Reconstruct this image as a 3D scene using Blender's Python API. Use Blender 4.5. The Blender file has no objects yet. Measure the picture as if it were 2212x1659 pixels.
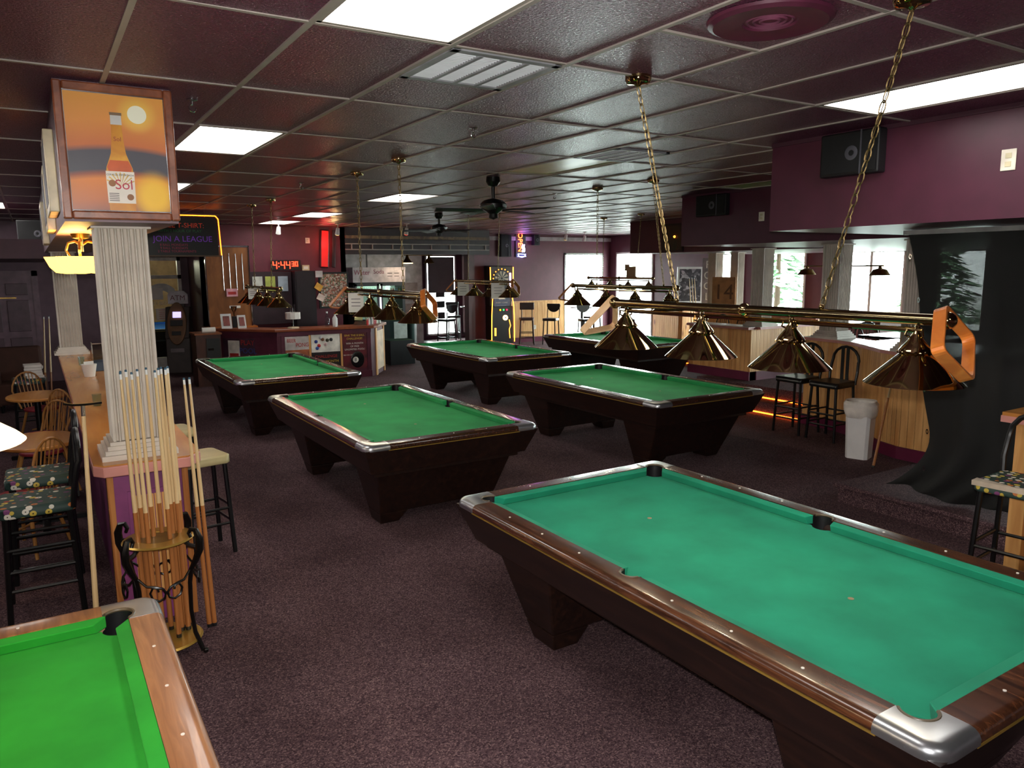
import bpy, bmesh, math, random
from mathutils import Vector, Matrix, Quaternion
random.seed(7)
PI = math.pi
S = bpy.context.scene
COL = S.collection
# ------------------------------------------------------------------ camera
cam = bpy.data.cameras.new('camera'); camo = bpy.data.objects.new('camera', cam); COL.objects.link(camo)
S.camera = camo
yaw, pitch, roll, fpx = .5596, -.1530, -.00803, 1633.1
fwd = Vector((math.sin(yaw)*math.cos(pitch), math.cos(yaw)*math.cos(pitch), math.sin(pitch)))
rgt = Vector((math.cos(yaw), -math.sin(yaw), 0)); upv = rgt.cross(fwd)
r2 = math.cos(roll)*rgt + math.sin(roll)*upv; u2 = -math.sin(roll)*rgt + math.cos(roll)*upv
m4 = Matrix((r2, u2, -fwd)).transposed().to_4x4(); m4.translation = Vector((0, 0, 2.17))
camo.matrix_world = m4
cam.sensor_width = 36; cam.lens = fpx/2212*36; cam.clip_start = .05; cam.clip_end = 200
# ------------------------------------------------------------------ world, exposure
w = bpy.data.worlds.new('overcast_sky'); S.world = w; w.use_nodes = True
bg = w.node_tree.nodes['Background']; bg.inputs[0].default_value = (1.0, .98, .95, 1); bg.inputs[1].default_value = 44.0
S.view_settings.view_transform = 'Standard'; S.view_settings.look = 'None'
S.view_settings.exposure = 0.0; S.view_settings.gamma = 1.0; S.view_settings.use_curve_mapping = False
FLUO, BULB, AMBER = 9.0, 3.6, 1.0     # strengths: fluorescent panels, pool-lamp bulbs, amber glass lamps
fl = bpy.data.lights.new('camera_flash', 'SPOT'); fl.energy = 420; fl.color = (1, .97, .93); fl.shadow_soft_size = .02; fl.spot_size = 1.75; fl.spot_blend = .7
flo = bpy.data.objects.new('camera_flash', fl); COL.objects.link(flo); flo.matrix_world = Matrix.Translation(u2*.06) @ m4      # the photograph was taken with flash
try:
    S.cycles.use_denoising = True; S.cycles.max_bounces = 8; S.cycles.diffuse_bounces = 4; S.cycles.glossy_bounces = 4
    S.cycles.transparent_max_bounces = 12; S.cycles.sample_clamp_indirect = 6.0; S.cycles.caustics_reflective = False; S.cycles.caustics_refractive = False
except Exception: pass

# ------------------------------------------------------------------ materials
def lin(c):
    return tuple((v/255/12.92 if v/255 <= .04045 else ((v/255+.055)/1.055)**2.4) for v in c)
class N:
    def __init__(s, name):
        s.m = bpy.data.materials.new(name); s.m.use_nodes = True; s.t = s.m.node_tree
        s.b = s.t.nodes['Principled BSDF']; s.out = s.t.nodes['Material Output']
    def n(s, typ, **k):
        x = s.t.nodes.new(typ)
        for a, v in k.items():
            if a in x.inputs.keys(): x.inputs[a].default_value = v
            else: setattr(x, a, v)
        return x
    def l(s, a, b): s.t.links.new(a, b)
    def coord(s, scale=(1,1,1), kind='Object', rot=(0,0,0)):
        c = s.n('ShaderNodeTexCoord'); mp = s.n('ShaderNodeMapping'); mp.inputs['Scale'].default_value = scale; mp.inputs['Rotation'].default_value = rot
        s.l(c.outputs[kind], mp.inputs['Vector']); return mp.outputs['Vector']
    def ramp(s, stops, fac):
        r = s.n('ShaderNodeValToRGB'); e = r.color_ramp.elements
        while len(e) < len(stops): e.new(.5)
        for q, (p, c) in zip(e, stops): q.position = p; q.color = (*lin(c), 1)
        s.l(fac, r.inputs['Fac']); return r
    def set(s, color=None, rough=.5, metal=0, **k):
        if color is not None: s.b.inputs['Base Color'].default_value = (*lin(color), 1)
        s.b.inputs['Roughness'].default_value = rough; s.b.inputs['Metallic'].default_value = metal
        for a, v in k.items(): s.b.inputs[a.replace('_', ' ')].default_value = v
        return s
    def bump(s, h, strength=.3, dist=.005):
        b = s.n('ShaderNodeBump'); b.inputs['Strength'].default_value = strength; b.inputs['Distance'].default_value = dist
        s.l(h, b.inputs['Height']); s.l(b.outputs['Normal'], s.b.inputs['Normal'])
ORD = 'first second third fourth fifth sixth seventh eighth ninth tenth eleventh twelfth thirteenth fourteenth fifteenth sixteenth seventeenth eighteenth nineteenth twentieth twenty-first twenty-second'.split()
MAT = {}
def plain(name, color, rough=.5, metal=0, var=.12, scale=6, **k):
    if name in MAT: return MAT[name]
    q = N(name).set(color, rough, metal, **k)
    v = q.coord((scale,)*3); nz = q.n('ShaderNodeTexNoise'); nz.inputs['Scale'].default_value = 1; nz.inputs['Detail'].default_value = 4
    q.l(v, nz.inputs['Vector'])
    a = tuple(max(0, c*(1-var)) for c in color); b = tuple(min(255, c*(1+var)) for c in color)
    r = q.ramp([(.3, a), (.7, b)], nz.outputs['Fac']); q.l(r.outputs['Color'], q.b.inputs['Base Color'])
    MAT[name] = q.m; return q.m
def glow(name, color, strength):
    if name in MAT: return MAT[name]
    q = N(name).set(color, .5); q.b.inputs['Emission Color'].default_value = (*lin(color), 1); q.b.inputs['Emission Strength'].default_value = strength
    MAT[name] = q.m; return q.m
def wood(name, dark, light, scale=(14, 1.2, 14), rough=.35, detail=5, coat=0.0):
    if name in MAT: return MAT[name]
    q = N(name).set(light, rough); v = q.coord(scale)
    nz = q.n('ShaderNodeTexNoise'); nz.inputs['Scale'].default_value = 1.6; nz.inputs['Detail'].default_value = detail; nz.inputs['Distortion'].default_value = .8
    q.l(v, nz.inputs['Vector'])
    r = q.ramp([(.3, dark), (.52, tuple((a+b)/2 for a, b in zip(dark, light))), (.7, light)], nz.outputs['Fac'])
    q.l(r.outputs['Color'], q.b.inputs['Base Color']); q.b.inputs['Coat Weight'].default_value = coat; q.b.inputs['Coat Roughness'].default_value = .12
    MAT[name] = q.m; return q.m
def boards(name, dark, light, period=.085, axis='xy', rough=.45):
    """vertical tongue-and-groove pine: grain and fine grooves"""
    q = N(name).set(light, rough)
    v = q.coord((9, 9, .9)); nz = q.n('ShaderNodeTexNoise'); nz.inputs['Scale'].default_value = 1.5; nz.inputs['Detail'].default_value = 5; q.l(v, nz.inputs['Vector'])
    kn = q.n('ShaderNodeTexVoronoi'); kn.inputs['Scale'].default_value = 1; q.l(q.coord((4, 4, 1.6)), kn.inputs['Vector'])
    r = q.ramp([(.3, dark), (.7, light)], nz.outputs['Fac'])
    kr = q.ramp([(.0, (105, 55, 22)), (.09, (150, 95, 45)), (.16, (255, 255, 255))], kn.outputs['Distance'])
    mx = q.n('ShaderNodeMixRGB', blend_type='MULTIPLY'); mx.inputs['Fac'].default_value = .8
    q.l(r.outputs['Color'], mx.inputs[1]); q.l(kr.outputs['Color'], mx.inputs[2]); q.l(mx.outputs[0], q.b.inputs['Base Color'])
    c = q.n('ShaderNodeTexCoord'); sx = q.n('ShaderNodeSeparateXYZ'); q.l(c.outputs['Object'], sx.inputs[0])
    ad = q.n('ShaderNodeMath', operation='ADD'); q.l(sx.outputs[0], ad.inputs[0]); q.l(sx.outputs[1], ad.inputs[1])
    dv = q.n('ShaderNodeMath', operation='DIVIDE'); q.l(ad.outputs[0], dv.inputs[0]); dv.inputs[1].default_value = period
    fr = q.n('ShaderNodeMath', operation='FRACT'); q.l(dv.outputs[0], fr.inputs[0])
    pp = q.n('ShaderNodeMath', operation='PINGPONG'); q.l(fr.outputs[0], pp.inputs[0]); pp.inputs[1].default_value = .5
    gt = q.n('ShaderNodeMapRange'); q.l(pp.outputs[0], gt.inputs[0]); gt.inputs[2].default_value = .09
    q.bump(gt.outputs[0], .8, .01); MAT[name] = q.m; return q.m
def carpet():
    q = N('carpet').set((70, 52, 58), .95)
    v = q.coord((1, 1, 1)); a = q.n('ShaderNodeTexVoronoi'); a.inputs['Scale'].default_value = 150; q.l(v, a.inputs['Vector'])
    sp = q.n('ShaderNodeSeparateColor'); q.l(a.outputs['Color'], sp.inputs[0])
    r = q.ramp([(.0, (60, 43, 49)), (.45, (93, 72, 77)), (.8, (111, 87, 91)), (1, (146, 120, 118))], sp.outputs[0])
    nz = q.n('ShaderNodeTexNoise'); nz.inputs['Scale'].default_value = .9; nz.inputs['Detail'].default_value = 3; q.l(v, nz.inputs['Vector'])
    r2_ = q.ramp([(.35, (205, 200, 200)), (.65, (255, 255, 255))], nz.outputs['Fac'])
    mx = q.n('ShaderNodeMixRGB', blend_type='MULTIPLY'); mx.inputs['Fac'].default_value = 1
    q.l(r.outputs['Color'], mx.inputs[1]); q.l(r2_.outputs['Color'], mx.inputs[2]); q.l(mx.outputs[0], q.b.inputs['Base Color'])
    q.b.inputs['Specular IOR Level'].default_value = .1
    q.bump(a.outputs['Distance'], .6, .006); MAT['carpet'] = q.m; return q.m
def tile_mat():
    q = N('ceiling_tile_paint').set((74, 36, 52), .34); q.b.inputs['Specular IOR Level'].default_value = .95; v = q.coord((1, 1, 1))
    nz = q.n('ShaderNodeTexNoise'); nz.inputs['Scale'].default_value = 85; nz.inputs['Detail'].default_value = 4; nz.inputs['Roughness'].default_value = .6; q.l(v, nz.inputs['Vector'])
    r = q.ramp([(.38, (60, 24, 42)), (.5, (98, 44, 70)), (.7, (116, 54, 84))], nz.outputs['Fac']); q.l(r.outputs['Color'], q.b.inputs['Base Color'])
    rr = q.n('ShaderNodeMapRange'); q.l(nz.outputs['Fac'], rr.inputs[0]); rr.inputs[1].default_value = .35; rr.inputs[2].default_value = .65; rr.inputs[3].default_value = .45; rr.inputs[4].default_value = .24
    q.l(rr.outputs[0], q.b.inputs['Roughness']); q.bump(nz.outputs['Fac'], .8, .012); MAT['tile'] = q.m; return q.m
def felt(name, c):
    q = N(name).set(c, .9); v = q.coord((1, 1, 1)); nz = q.n('ShaderNodeTexNoise'); nz.inputs['Scale'].default_value = 3; nz.inputs['Detail'].default_value = 5; q.l(v, nz.inputs['Vector'])
    r = q.ramp([(.3, tuple(x*.9 for x in c)), (.7, tuple(min(255, x*1.07) for x in c))], nz.outputs['Fac']); q.l(r.outputs['Color'], q.b.inputs['Base Color'])
    q.b.inputs['Sheen Weight'].default_value = .03; q.b.inputs['Specular IOR Level'].default_value = .15
    f = q.n('ShaderNodeTexNoise'); f.inputs['Scale'].default_value = 600; q.l(v, f.inputs['Vector']); q.bump(f.outputs['Fac'], .2, .001); MAT[name] = q.m; return q.m
def ball_fabric():
    q = N('ball_print_fabric').set((40, 60, 55), .6); v = q.coord((1, 1, 1)); vo = q.n('ShaderNodeTexVoronoi'); vo.inputs['Scale'].default_value = 21; vo.inputs['Randomness'].default_value = .75; q.l(v, vo.inputs['Vector'])
    sp = q.n('ShaderNodeSeparateColor'); q.l(vo.outputs['Color'], sp.inputs[0])
    r = q.ramp([(0, (205, 180, 70)), (.25, (150, 50, 35)), (.4, (225, 220, 205)), (.6, (120, 60, 110)), (.75, (190, 110, 50)), (1, (235, 230, 220))], sp.outputs[0]); r.color_ramp.interpolation = 'CONSTANT'
    g = q.ramp([(.37, (255, 255, 255)), (.41, (0, 0, 0))], vo.outputs['Distance'])
    g2 = q.ramp([(.09, (60, 50, 40)), (.12, (255, 255, 255))], vo.outputs['Distance'])
    ml = q.n('ShaderNodeMixRGB', blend_type='MULTIPLY'); ml.inputs['Fac'].default_value = 1; q.l(r.outputs['Color'], ml.inputs[1]); q.l(g2.outputs['Color'], ml.inputs[2])
    mx = q.n('ShaderNodeMixRGB'); q.l(g.outputs['Color'], mx.inputs['Fac']); mx.inputs[1].default_value = (*lin((38, 62, 56)), 1); q.l(ml.outputs[0], mx.inputs[2]); q.l(mx.outputs[0], q.b.inputs['Base Color'])
    MAT['balls'] = q.m; return q.m
def glass(name, tint=(235, 245, 245), refl=.12, fac=None):
    q = N(name); tr = q.n('ShaderNodeBsdfTransparent'); tr.inputs[0].default_value = (*lin(tint), 1); gl = q.n('ShaderNodeBsdfGlossy'); gl.inputs['Roughness'].default_value = .03
    fr = q.n('ShaderNodeFresnel'); fr.inputs[0].default_value = 1.45; mx = q.n('ShaderNodeMixShader'); ge = q.n('ShaderNodeNewGeometry'); om = q.n('ShaderNodeMath', operation='SUBTRACT'); om.inputs[0].default_value = 1; q.l(ge.outputs['Backfacing'], om.inputs[1]); mu = q.n('ShaderNodeMath', operation='MULTIPLY'); q.l(fr.outputs[0], mu.inputs[0]); q.l(om.outputs[0], mu.inputs[1]); q.l(mu.outputs[0], mx.inputs[0]); q.l(tr.outputs[0], mx.inputs[1]); q.l(gl.outputs[0], mx.inputs[2]); q.l(mx.outputs[0], q.out.inputs[0]); MAT[name] = q.m; return q.m
def mesh_cloth():
    q = N('black_mesh_cloth').set((24, 25, 24), .85); tr = q.n('ShaderNodeBsdfTransparent'); mx = q.n('ShaderNodeMixShader')
    wv = q.n('ShaderNodeTexNoise'); wv.inputs['Scale'].default_value = 3; q.l(q.coord(), wv.inputs['Vector'])
    mr = q.n('ShaderNodeMapRange'); q.l(wv.outputs['Fac'], mr.inputs[0]); mr.inputs[3].default_value = .004; mr.inputs[4].default_value = .012
    q.l(mr.outputs[0], mx.inputs[0]); q.l(q.b.outputs[0], mx.inputs[1]); q.l(tr.outputs[0], mx.inputs[2]); q.l(mx.outputs[0], q.out.inputs[0]); MAT['meshcloth'] = q.m; return q.m
def speckle(name, cols, scale):
    q = N(name).set(cols[0], .5); vo = q.n('ShaderNodeTexVoronoi'); vo.inputs['Scale'].default_value = scale; q.l(q.coord(), vo.inputs['Vector'])
    sp = q.n('ShaderNodeSeparateColor'); q.l(vo.outputs['Color'], sp.inputs[0]); k = len(cols)
    r = q.ramp([(i/(k-1), c) for i, c in enumerate(cols)], sp.outputs[0]); q.l(r.outputs['Color'], q.b.inputs['Base Color']); MAT[name] = q.m; return q.m
CARPET = carpet(); TILE = tile_mat(); BALLS = ball_fabric(); MESHC = mesh_cloth(); GLASS = glass('window_glass')
PURPLE = plain('purple_wall_paint', (90, 40, 55), .55, var=.05)
PURPLE_S = plain('purple_satin_paint', (78, 35, 53), .42, var=.05)
PURPLE_D = plain('dark_purple_paint', (70, 38, 52), .5, var=.06)
RED_W = plain('maroon_wall_paint', (100, 32, 48), .55, var=.06)
BASEB = plain('plum_baseboard', (98, 28, 58), .4, var=.05)
TEE = plain('ceiling_tee_metal', (168, 158, 150), .45, var=.04)
WHITE = plain('white_enamel', (225, 225, 222), .4, var=.03)
CREAM = plain('cream_column_paint', (206, 196, 184), .5, var=.05)
OAKTOP = wood('oak_laminate', (176, 112, 52), (212, 148, 78), (3, .5, 3), .22)
PINKED = plain('pink_laminate_edge', (205, 140, 130), .35, var=.05)
PINE = boards('pine_boards', (200, 138, 74), (238, 186, 118))
PINES = wood('pine_plain', (200, 138, 74), (234, 182, 116), (10, 10, 1), .4)
WALNUT = wood('dark_walnut', (22, 12, 9), (46, 25, 17), (16, 2, 16), .35)
RAILW = wood('rosewood_rail', (46, 24, 15), (104, 62, 38), (30, 2.2, 30), .25, 7, .5)
RAILD = wood('dark_rosewood_rail', (34, 18, 12), (78, 46, 29), (30, 2.2, 30), .22, 7, .6)
OAKRAIL = wood('oak_rail', (132, 84, 50), (176, 122, 78), (26, 2, 26), .3, 7, .3)
BRASS = plain('polished_brass', (186, 162, 114), .07, 1, var=.03)
BRASSD = plain('aged_brass', (146, 118, 66), .3, 1, var=.08); CHAINM = plain('chain_brass', (128, 108, 72), .42, 1, var=.1)
BARM = plain('bronze_bar', (140, 124, 92), .16, 1, var=.03)
CHROME = plain('chrome', (205, 205, 208), .12, 1, var=.02)
CAST = plain('cast_aluminium', (176, 178, 182), .3, .9, var=.05)
BLACKM = plain('black_metal', (14, 14, 15), .32, 0, var=.1)
BLACKV = plain('black_vinyl', (20, 20, 21), .35, 0, var=.1)
BLACKP = plain('black_plastic', (17, 17, 18), .45, 0, var=.08)
LEATHER = plain('pocket_leather', (18, 17, 20), .45, 0, var=.15)
RIM = plain('pocket_rim_rubber', (84, 72, 56), .4, 0, var=.1)
IRON = plain('wrought_iron', (16, 13, 12), .3, .3, var=.2)
GOLDP = plain('gold_paint', (196, 158, 76), .35, .7, var=.06)
BEIGEV = plain('beige_vinyl', (190, 176, 128), .4, 0, var=.06)
MAPLE = wood('maple', (206, 172, 122), (228, 200, 154), (20, 20, 1.2), .3)
BUTT = wood('stained_cue_butt', (146, 86, 44), (192, 130, 76), (20, 20, 1), .25)
HONEY = wood('honey_wood', (178, 92, 34), (216, 132, 58), (6, 6, 6), .3)
PALEW = wood('pale_wood', (206, 164, 118), (228, 192, 150), (6, 6, 6), .4)
CHAIRW = wood('oak_chair', (146, 96, 46), (186, 134, 74), (8, 8, 2), .35)
PAPER = plain('paper', (228, 222, 214), .7, var=.03)
FELT_T = felt('teal_green_felt', (30, 136, 106)); FELT_G = felt('green_felt', (40, 140, 82)); FELT_B = felt('bright_green_felt', (44, 158, 52)); FELT_BL = felt('blue_felt', (58, 128, 226))
DIFF = glow('lit_diffuser', (255, 252, 246), FLUO); DIFFO = plain('unlit_yellowed_diffuser', (216, 214, 160), .3, var=.03)
OPAL = glow('lit_opal_glass', (255, 226, 176), 2.6); AMB = glow('lit_amber_glass', (255, 200, 96), 3.2)
ROPE = glow('rope_light_orange', (255, 110, 30), 9); REDL = glow('red_led', (255, 40, 20), 14); NEONR = glow('neon_red', (255, 96, 40), 8); NEONB = glow('neon_blue', (150, 150, 255), 9); NEONW = glow('neon_white', (250, 215, 255), 6); NEONO = glow('neon_orange', (255, 150, 50), 5)

# ------------------------------------------------------------------ mesh helper
class B:
    def __init__(s): s.v = []; s.f = []
    def add(s, vs, fs):
        o = len(s.v); s.v += [tuple(p) for p in vs]; s.f += [tuple(i+o for i in f) for f in fs]; return s
    def box(s, x0, x1, y0, y1, z0, z1):
        return s.hexa([(x0,y0,z0),(x1,y0,z0),(x1,y1,z0),(x0,y1,z0),(x0,y0,z1),(x1,y0,z1),(x1,y1,z1),(x0,y1,z1)])
    def hexa(s, p): return s.add(p, [(3,2,1,0),(4,5,6,7),(0,1,5,4),(1,2,6,5),(2,3,7,6),(3,0,4,7)])
    def cb(s, c, d, rot=None):
        x, y, z = d[0]/2, d[1]/2, d[2]/2
        ps = [Vector(q) for q in [(-x,-y,-z),(x,-y,-z),(x,y,-z),(-x,y,-z),(-x,-y,z),(x,-y,z),(x,y,z),(-x,y,z)]]
        if rot is not None: ps = [rot @ q for q in ps]
        return s.hexa([q+Vector(c) for q in ps])
    def frame(s, d):
        d = Vector(d).normalized(); a = Vector((0,0,1)) if abs(d.z) < .9 else Vector((1,0,0)); x = d.cross(a).normalized(); return x, d.cross(x)
    def cyl(s, p0, p1, r0, r1=None, n=12):
        p0, p1 = Vector(p0), Vector(p1); r1 = r0 if r1 is None else r1; x, y = s.frame(p1-p0); vs = []
        for p, r in ((p0, r0), (p1, r1)):
            for i in range(n): t = 2*PI*i/n; vs.append(p+x*r*math.cos(t)+y*r*math.sin(t))
        fs = [(i, (i+1) % n, n+(i+1) % n, n+i) for i in range(n)] + [tuple(range(n-1, -1, -1)), tuple(range(n, 2*n))]
        return s.add(vs, fs)
    def tube(s, pts, r, n=8, closed=False, rs=None):
        pts = [Vector(p) for p in pts]; m = len(pts); vs = []; px = None
        for i, p in enumerate(pts):
            a = pts[(i-1) % m] if (closed or i > 0) else p; b = pts[(i+1) % m] if (closed or i < m-1) else p
            d = (b-a).normalized()
            if px is None: x, y = s.frame(d)
            else:
                x = (px - d*px.dot(d)); x = x.normalized() if x.length > 1e-6 else s.frame(d)[0]; y = d.cross(x)
            px = x; rr = rs[i] if rs else r
            for k in range(n): t = 2*PI*k/n; vs.append(p+x*rr*math.cos(t)+y*rr*math.sin(t))
        fs = []
        for i in range(m if closed else m-1):
            j = (i+1) % m
            for k in range(n): fs.append((i*n+k, i*n+(k+1) % n, j*n+(k+1) % n, j*n+k))
        if not closed: fs += [tuple(range(n-1, -1, -1)), tuple(range((m-1)*n, m*n))]
        return s.add(vs, fs)
    def lathe(s, prof, n=24, c=(0,0,0), wob=None):
        vs = []; m = len(prof)
        for (r, z) in prof:
            for k in range(n):
                t = 2*PI*k/n; rr = r*(1+(wob(t, z) if wob else 0)); vs.append((c[0]+rr*math.cos(t), c[1]+rr*math.sin(t), c[2]+z))
        fs = [(i*n+k, i*n+(k+1) % n, (i+1)*n+(k+1) % n, (i+1)*n+k) for i in range(m-1) for k in range(n)]
        return s.add(vs, fs)
    def ball(s, c, r, n=12, m=8):
        return s.lathe([(max(1e-4, r*math.sin(PI*i/m)), -r*math.cos(PI*i/m)) for i in range(m+1)], n, c)
    def poly(s, pts, rings, nrm=None):
        """2D outline extruded through rings [(z, inset)]; nrm: per-point inset directions"""
        n = len(pts); vs = []
        for (z, ins) in rings:
            for i, p in enumerate(pts):
                d = nrm[i] if nrm else (0, 0); vs.append((p[0]+d[0]*ins, p[1]+d[1]*ins, z))
        fs = [(k*n+i, k*n+(i+1) % n, (k+1)*n+(i+1) % n, (k+1)*n+i) for k in range(len(rings)-1) for i in range(n)]
        fs += [tuple(range(n-1, -1, -1)), tuple(range((len(rings)-1)*n, len(rings)*n))]
        return s.add(vs, fs)
    def quad(s, a, b, c, d): return s.add([a, b, c, d], [(0, 1, 2, 3)])
    def mesh(s, name):
        me = bpy.data.meshes.new(name); me.from_pydata(s.v, [], s.f); me.update()
        bm = bmesh.new(); bm.from_mesh(me); bmesh.ops.recalc_face_normals(bm, faces=bm.faces); bm.to_mesh(me); bm.free(); return me
    def obj(s, name, mat, parent=None, smooth=False, loc=None, bevel=0, angle=35):
        me = s.mesh(name); me.materials.append(mat)
        if smooth:
            me.polygons.foreach_set('use_smooth', [True]*len(me.polygons)); me.set_sharp_from_angle(angle=math.radians(angle))
        o = bpy.data.objects.new(name, me); COL.objects.link(o)
        if parent is not None: o.parent = parent
        if loc: o.location = loc
        if bevel:
            b = o.modifiers.new('bevel', 'BEVEL'); b.width = bevel; b.segments = 2; b.limit_method = 'ANGLE'
        return o
def tag(o, label, cat, group=None):
    o['label'] = label; o['category'] = cat
    if group: o['group'] = group
    return o
def thing(name, label, cat, loc=(0,0,0), rz=0, group=None):
    o = bpy.data.objects.new(name, None); COL.objects.link(o); o.location = loc; o.rotation_euler = (0, 0, rz); o.empty_display_size = .1
    return tag(o, label, cat, group)
def struct(o): o['kind'] = 'structure'; return o
def dup(root, loc, rz=None, label=None, group=None, parent=None):
    r = root.copy(); COL.objects.link(r); r.location = loc
    if rz is not None: r.rotation_euler = (0, 0, rz)
    if label: r['label'] = label
    if group: r['group'] = group
    for ch in list(root.children):
        c = ch.copy(); COL.objects.link(c); c.parent = r; c.matrix_parent_inverse = ch.matrix_parent_inverse.copy()
        for g in list(ch.children):
            d = g.copy(); COL.objects.link(d); d.parent = c
    return r
def text(name, body, size, mat, parent, loc, rot, align='CENTER', extrude=.0015, sx=1):
    cu = bpy.data.curves.new(name, 'FONT'); cu.body = body; cu.size = size; cu.align_x = align; cu.align_y = 'CENTER'; cu.extrude = extrude; cu.resolution_u = 3
    o = bpy.data.objects.new(name, cu); COL.objects.link(o); cu.materials.append(mat)
    if parent is not None: o.parent = parent
    o.location = loc; o.rotation_euler = rot; o.scale = (sx, 1, 1); return o
def lamp_light(name, energy, color, loc, parent=None, r=.03, typ='POINT', spot=None, rot=None):
    l = bpy.data.lights.new(name, typ); l.energy = energy; l.color = color
    l.shadow_soft_size = r
    if typ == 'SPOT': l.spot_size = spot; l.spot_blend = .6
    o = bpy.data.objects.new(name, l); COL.objects.link(o); o.location = loc
    if rot: o.rotation_euler = rot
    if parent is not None: o.parent = parent
    return o
FRONT = (PI/2, 0, 0)          # text readable when looking along +Y
LEFTF = (PI/2, 0, -PI/2)      # text on a face that looks toward -X
def arc(cx, cy, r, a0, a1, n):
    return [(cx+r*math.cos(math.radians(a0+(a1-a0)*i/n)), cy+r*math.sin(math.radians(a0+(a1-a0)*i/n))) for i in range(n+1)]
# ================================================================== STRUCTURE
CZ = 3.112
def wallY(name, y, x0, x1, z0, z1, mat, holes=(), th=.15):      # plane Y=y, thickness away from camera
    xs = sorted({x0, x1, *[v for h in holes for v in h[:2]]}); zs = sorted({z0, z1, *[v for h in holes for v in h[2:]]}); b = B()
    for a, c in zip(xs, xs[1:]):
        for d, e in zip(zs, zs[1:]):
            if not any(h[0] <= (a+c)/2 <= h[1] and h[2] <= (d+e)/2 <= h[3] for h in holes): b.box(a, c, y, y+th, d, e)
    return struct(b.obj(name, mat))
def wallX(name, x, y0, y1, z0, z1, mat, holes=(), th=.15):
    ys = sorted({y0, y1, *[v for h in holes for v in h[:2]]}); zs = sorted({z0, z1, *[v for h in holes for v in h[2:]]}); b = B()
    for a, c in zip(ys, ys[1:]):
        for d, e in zip(zs, zs[1:]):
            if not any(h[0] <= (a+c)/2 <= h[1] and h[2] <= (d+e)/2 <= h[3] for h in holes): b.box(x, x+th, a, c, d, e)
    return struct(b.obj(name, mat))
XW, YW = 15.3, 18.6
struct(B().box(-4.2, 15.6, -3.2, 23.2, -.1, 0).obj('floor', CARPET))
struct(B().box(9.0, 15.0, 22.9, 30, -.12, -.02).obj('pavement_outside', plain('concrete', (190, 188, 182), .8)))
# ceiling: grid of painted tiles
ceil = struct(B().box(-4.2, 15.6, -3.2, 23.2, CZ+.09, CZ+.2).obj('ceiling', PURPLE_D))
GX = lambda i: .992+.6096*i
GY = lambda j: 3.021+1.2192*j
LIT = {(0,-1), (0,2), (5,-1), (5,5), (5,8), (5,10), (0,5), (-3,8), (0,-4), (-5,5), (-5,2)}  # last two panels are added out of view to brighten the far left
UNLIT = {(5,2), (10,8), (10,2)}
HALF = {(1,0): 0, (5,1): 1}          # vents take one half of a cell
def under_soffit(x, y):
    return (y < 4.13 and x > 5.03) or (4.13 <= y < 7.72 and x > 7.6) or (7.72 <= y < 12.65 and x > 10.95)
cells = []
tm = B().box(-.293, .293, -.598, .598, 0, .015).mesh('ceiling_tile'); tm.materials.append(TILE)
hm = B().box(-.293, .293, -.293, .293, 0, .015).mesh('ceiling_tile_half'); hm.materials.append(TILE)
for i in range(-7, 24):
    for j in range(-5, 13):
        cx, cy = GX(i)+.3048, GY(j)+.6096
        if cx > XW+.1 or under_soffit(cx, cy) and under_soffit(cx-.32, cy-.62) and under_soffit(cx-.32, cy+.62): continue
        if (i, j) in LIT or (i, j) in UNLIT: continue
        if .16 < cx-.3 and cx+.3 < .71 and 4.5 < cy < 12: continue
        d = math.hypot(cx, cy); ang = abs(math.atan2(cx, cy)-yaw)
        cells.append((d if cy > 0 and ang < .72 else d+50, cx, cy, (i, j)))
cells.sort(); far = B()
def tile(me, x, y):
    o = bpy.data.objects.new('ceiling_tile', me); COL.objects.link(o); o.parent = ceil
    o.location = (x, y, CZ+random.uniform(-.0015, .002)); o.rotation_euler = (random.gauss(0, .0022), random.gauss(0, .003), 0)
for n, (d, cx, cy, ij) in enumerate(cells):
    if ij in HALF or ij == (2, -1):
        h = HALF.get(ij)
        for k in (0, 1):
            if ij == (2, -1) or k != h: tile(hm, cx, cy+(-.3048 if k == 0 else .3048))
    elif n < 285: tile(tm, cx, cy)
    else: far.box(cx-.293, cx+.293, cy-.598, cy+.598, CZ+random.uniform(-.002, .002), CZ+.015)
fo = far.obj('ceiling_tile_field', TILE, ceil); fo['kind'] = 'stuff'
for i in range(-7, 25):
    x = GX(i)
    if x > XW: break
    y0 = -3.1 if x < 5.03 else (4.13 if x < 7.6 else (7.72 if x < 10.95 else 12.65))
    B().box(x-.012, x+.012, y0, YW, CZ-.008, CZ+.02).obj('main_tee', TEE, ceil)
for j in range(-5, 14):
    y = GY(j)
    if y > YW: break
    x1 = 5.03 if y < 4.13 else (7.6 if y < 7.72 else (10.95 if y < 12.65 else XW))
    B().box(-3.2, x1, y-.011, y+.011, CZ-.0065, CZ+.02).obj('cross_tee', TEE, ceil)
B().box(GX(2), GX(3), GY(-.5)-.011, GY(-.5)+.011, CZ-.0065, CZ+.02).obj('cross_tee', TEE, ceil)
# stepped soffits over the raised seating
for x, y0, y1 in ((5.03, -3.2, 4.13), (7.6, 4.13, 7.72), (10.95, 7.72, 12.65)):
    sf = struct(B().box(x, XW, y0, y1, 2.44, CZ).obj('soffit', PURPLE_S))
    B().box(x-.012, x, y0, y1, CZ-.03, CZ).obj('wall_angle', PURPLE_D, sf)
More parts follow.
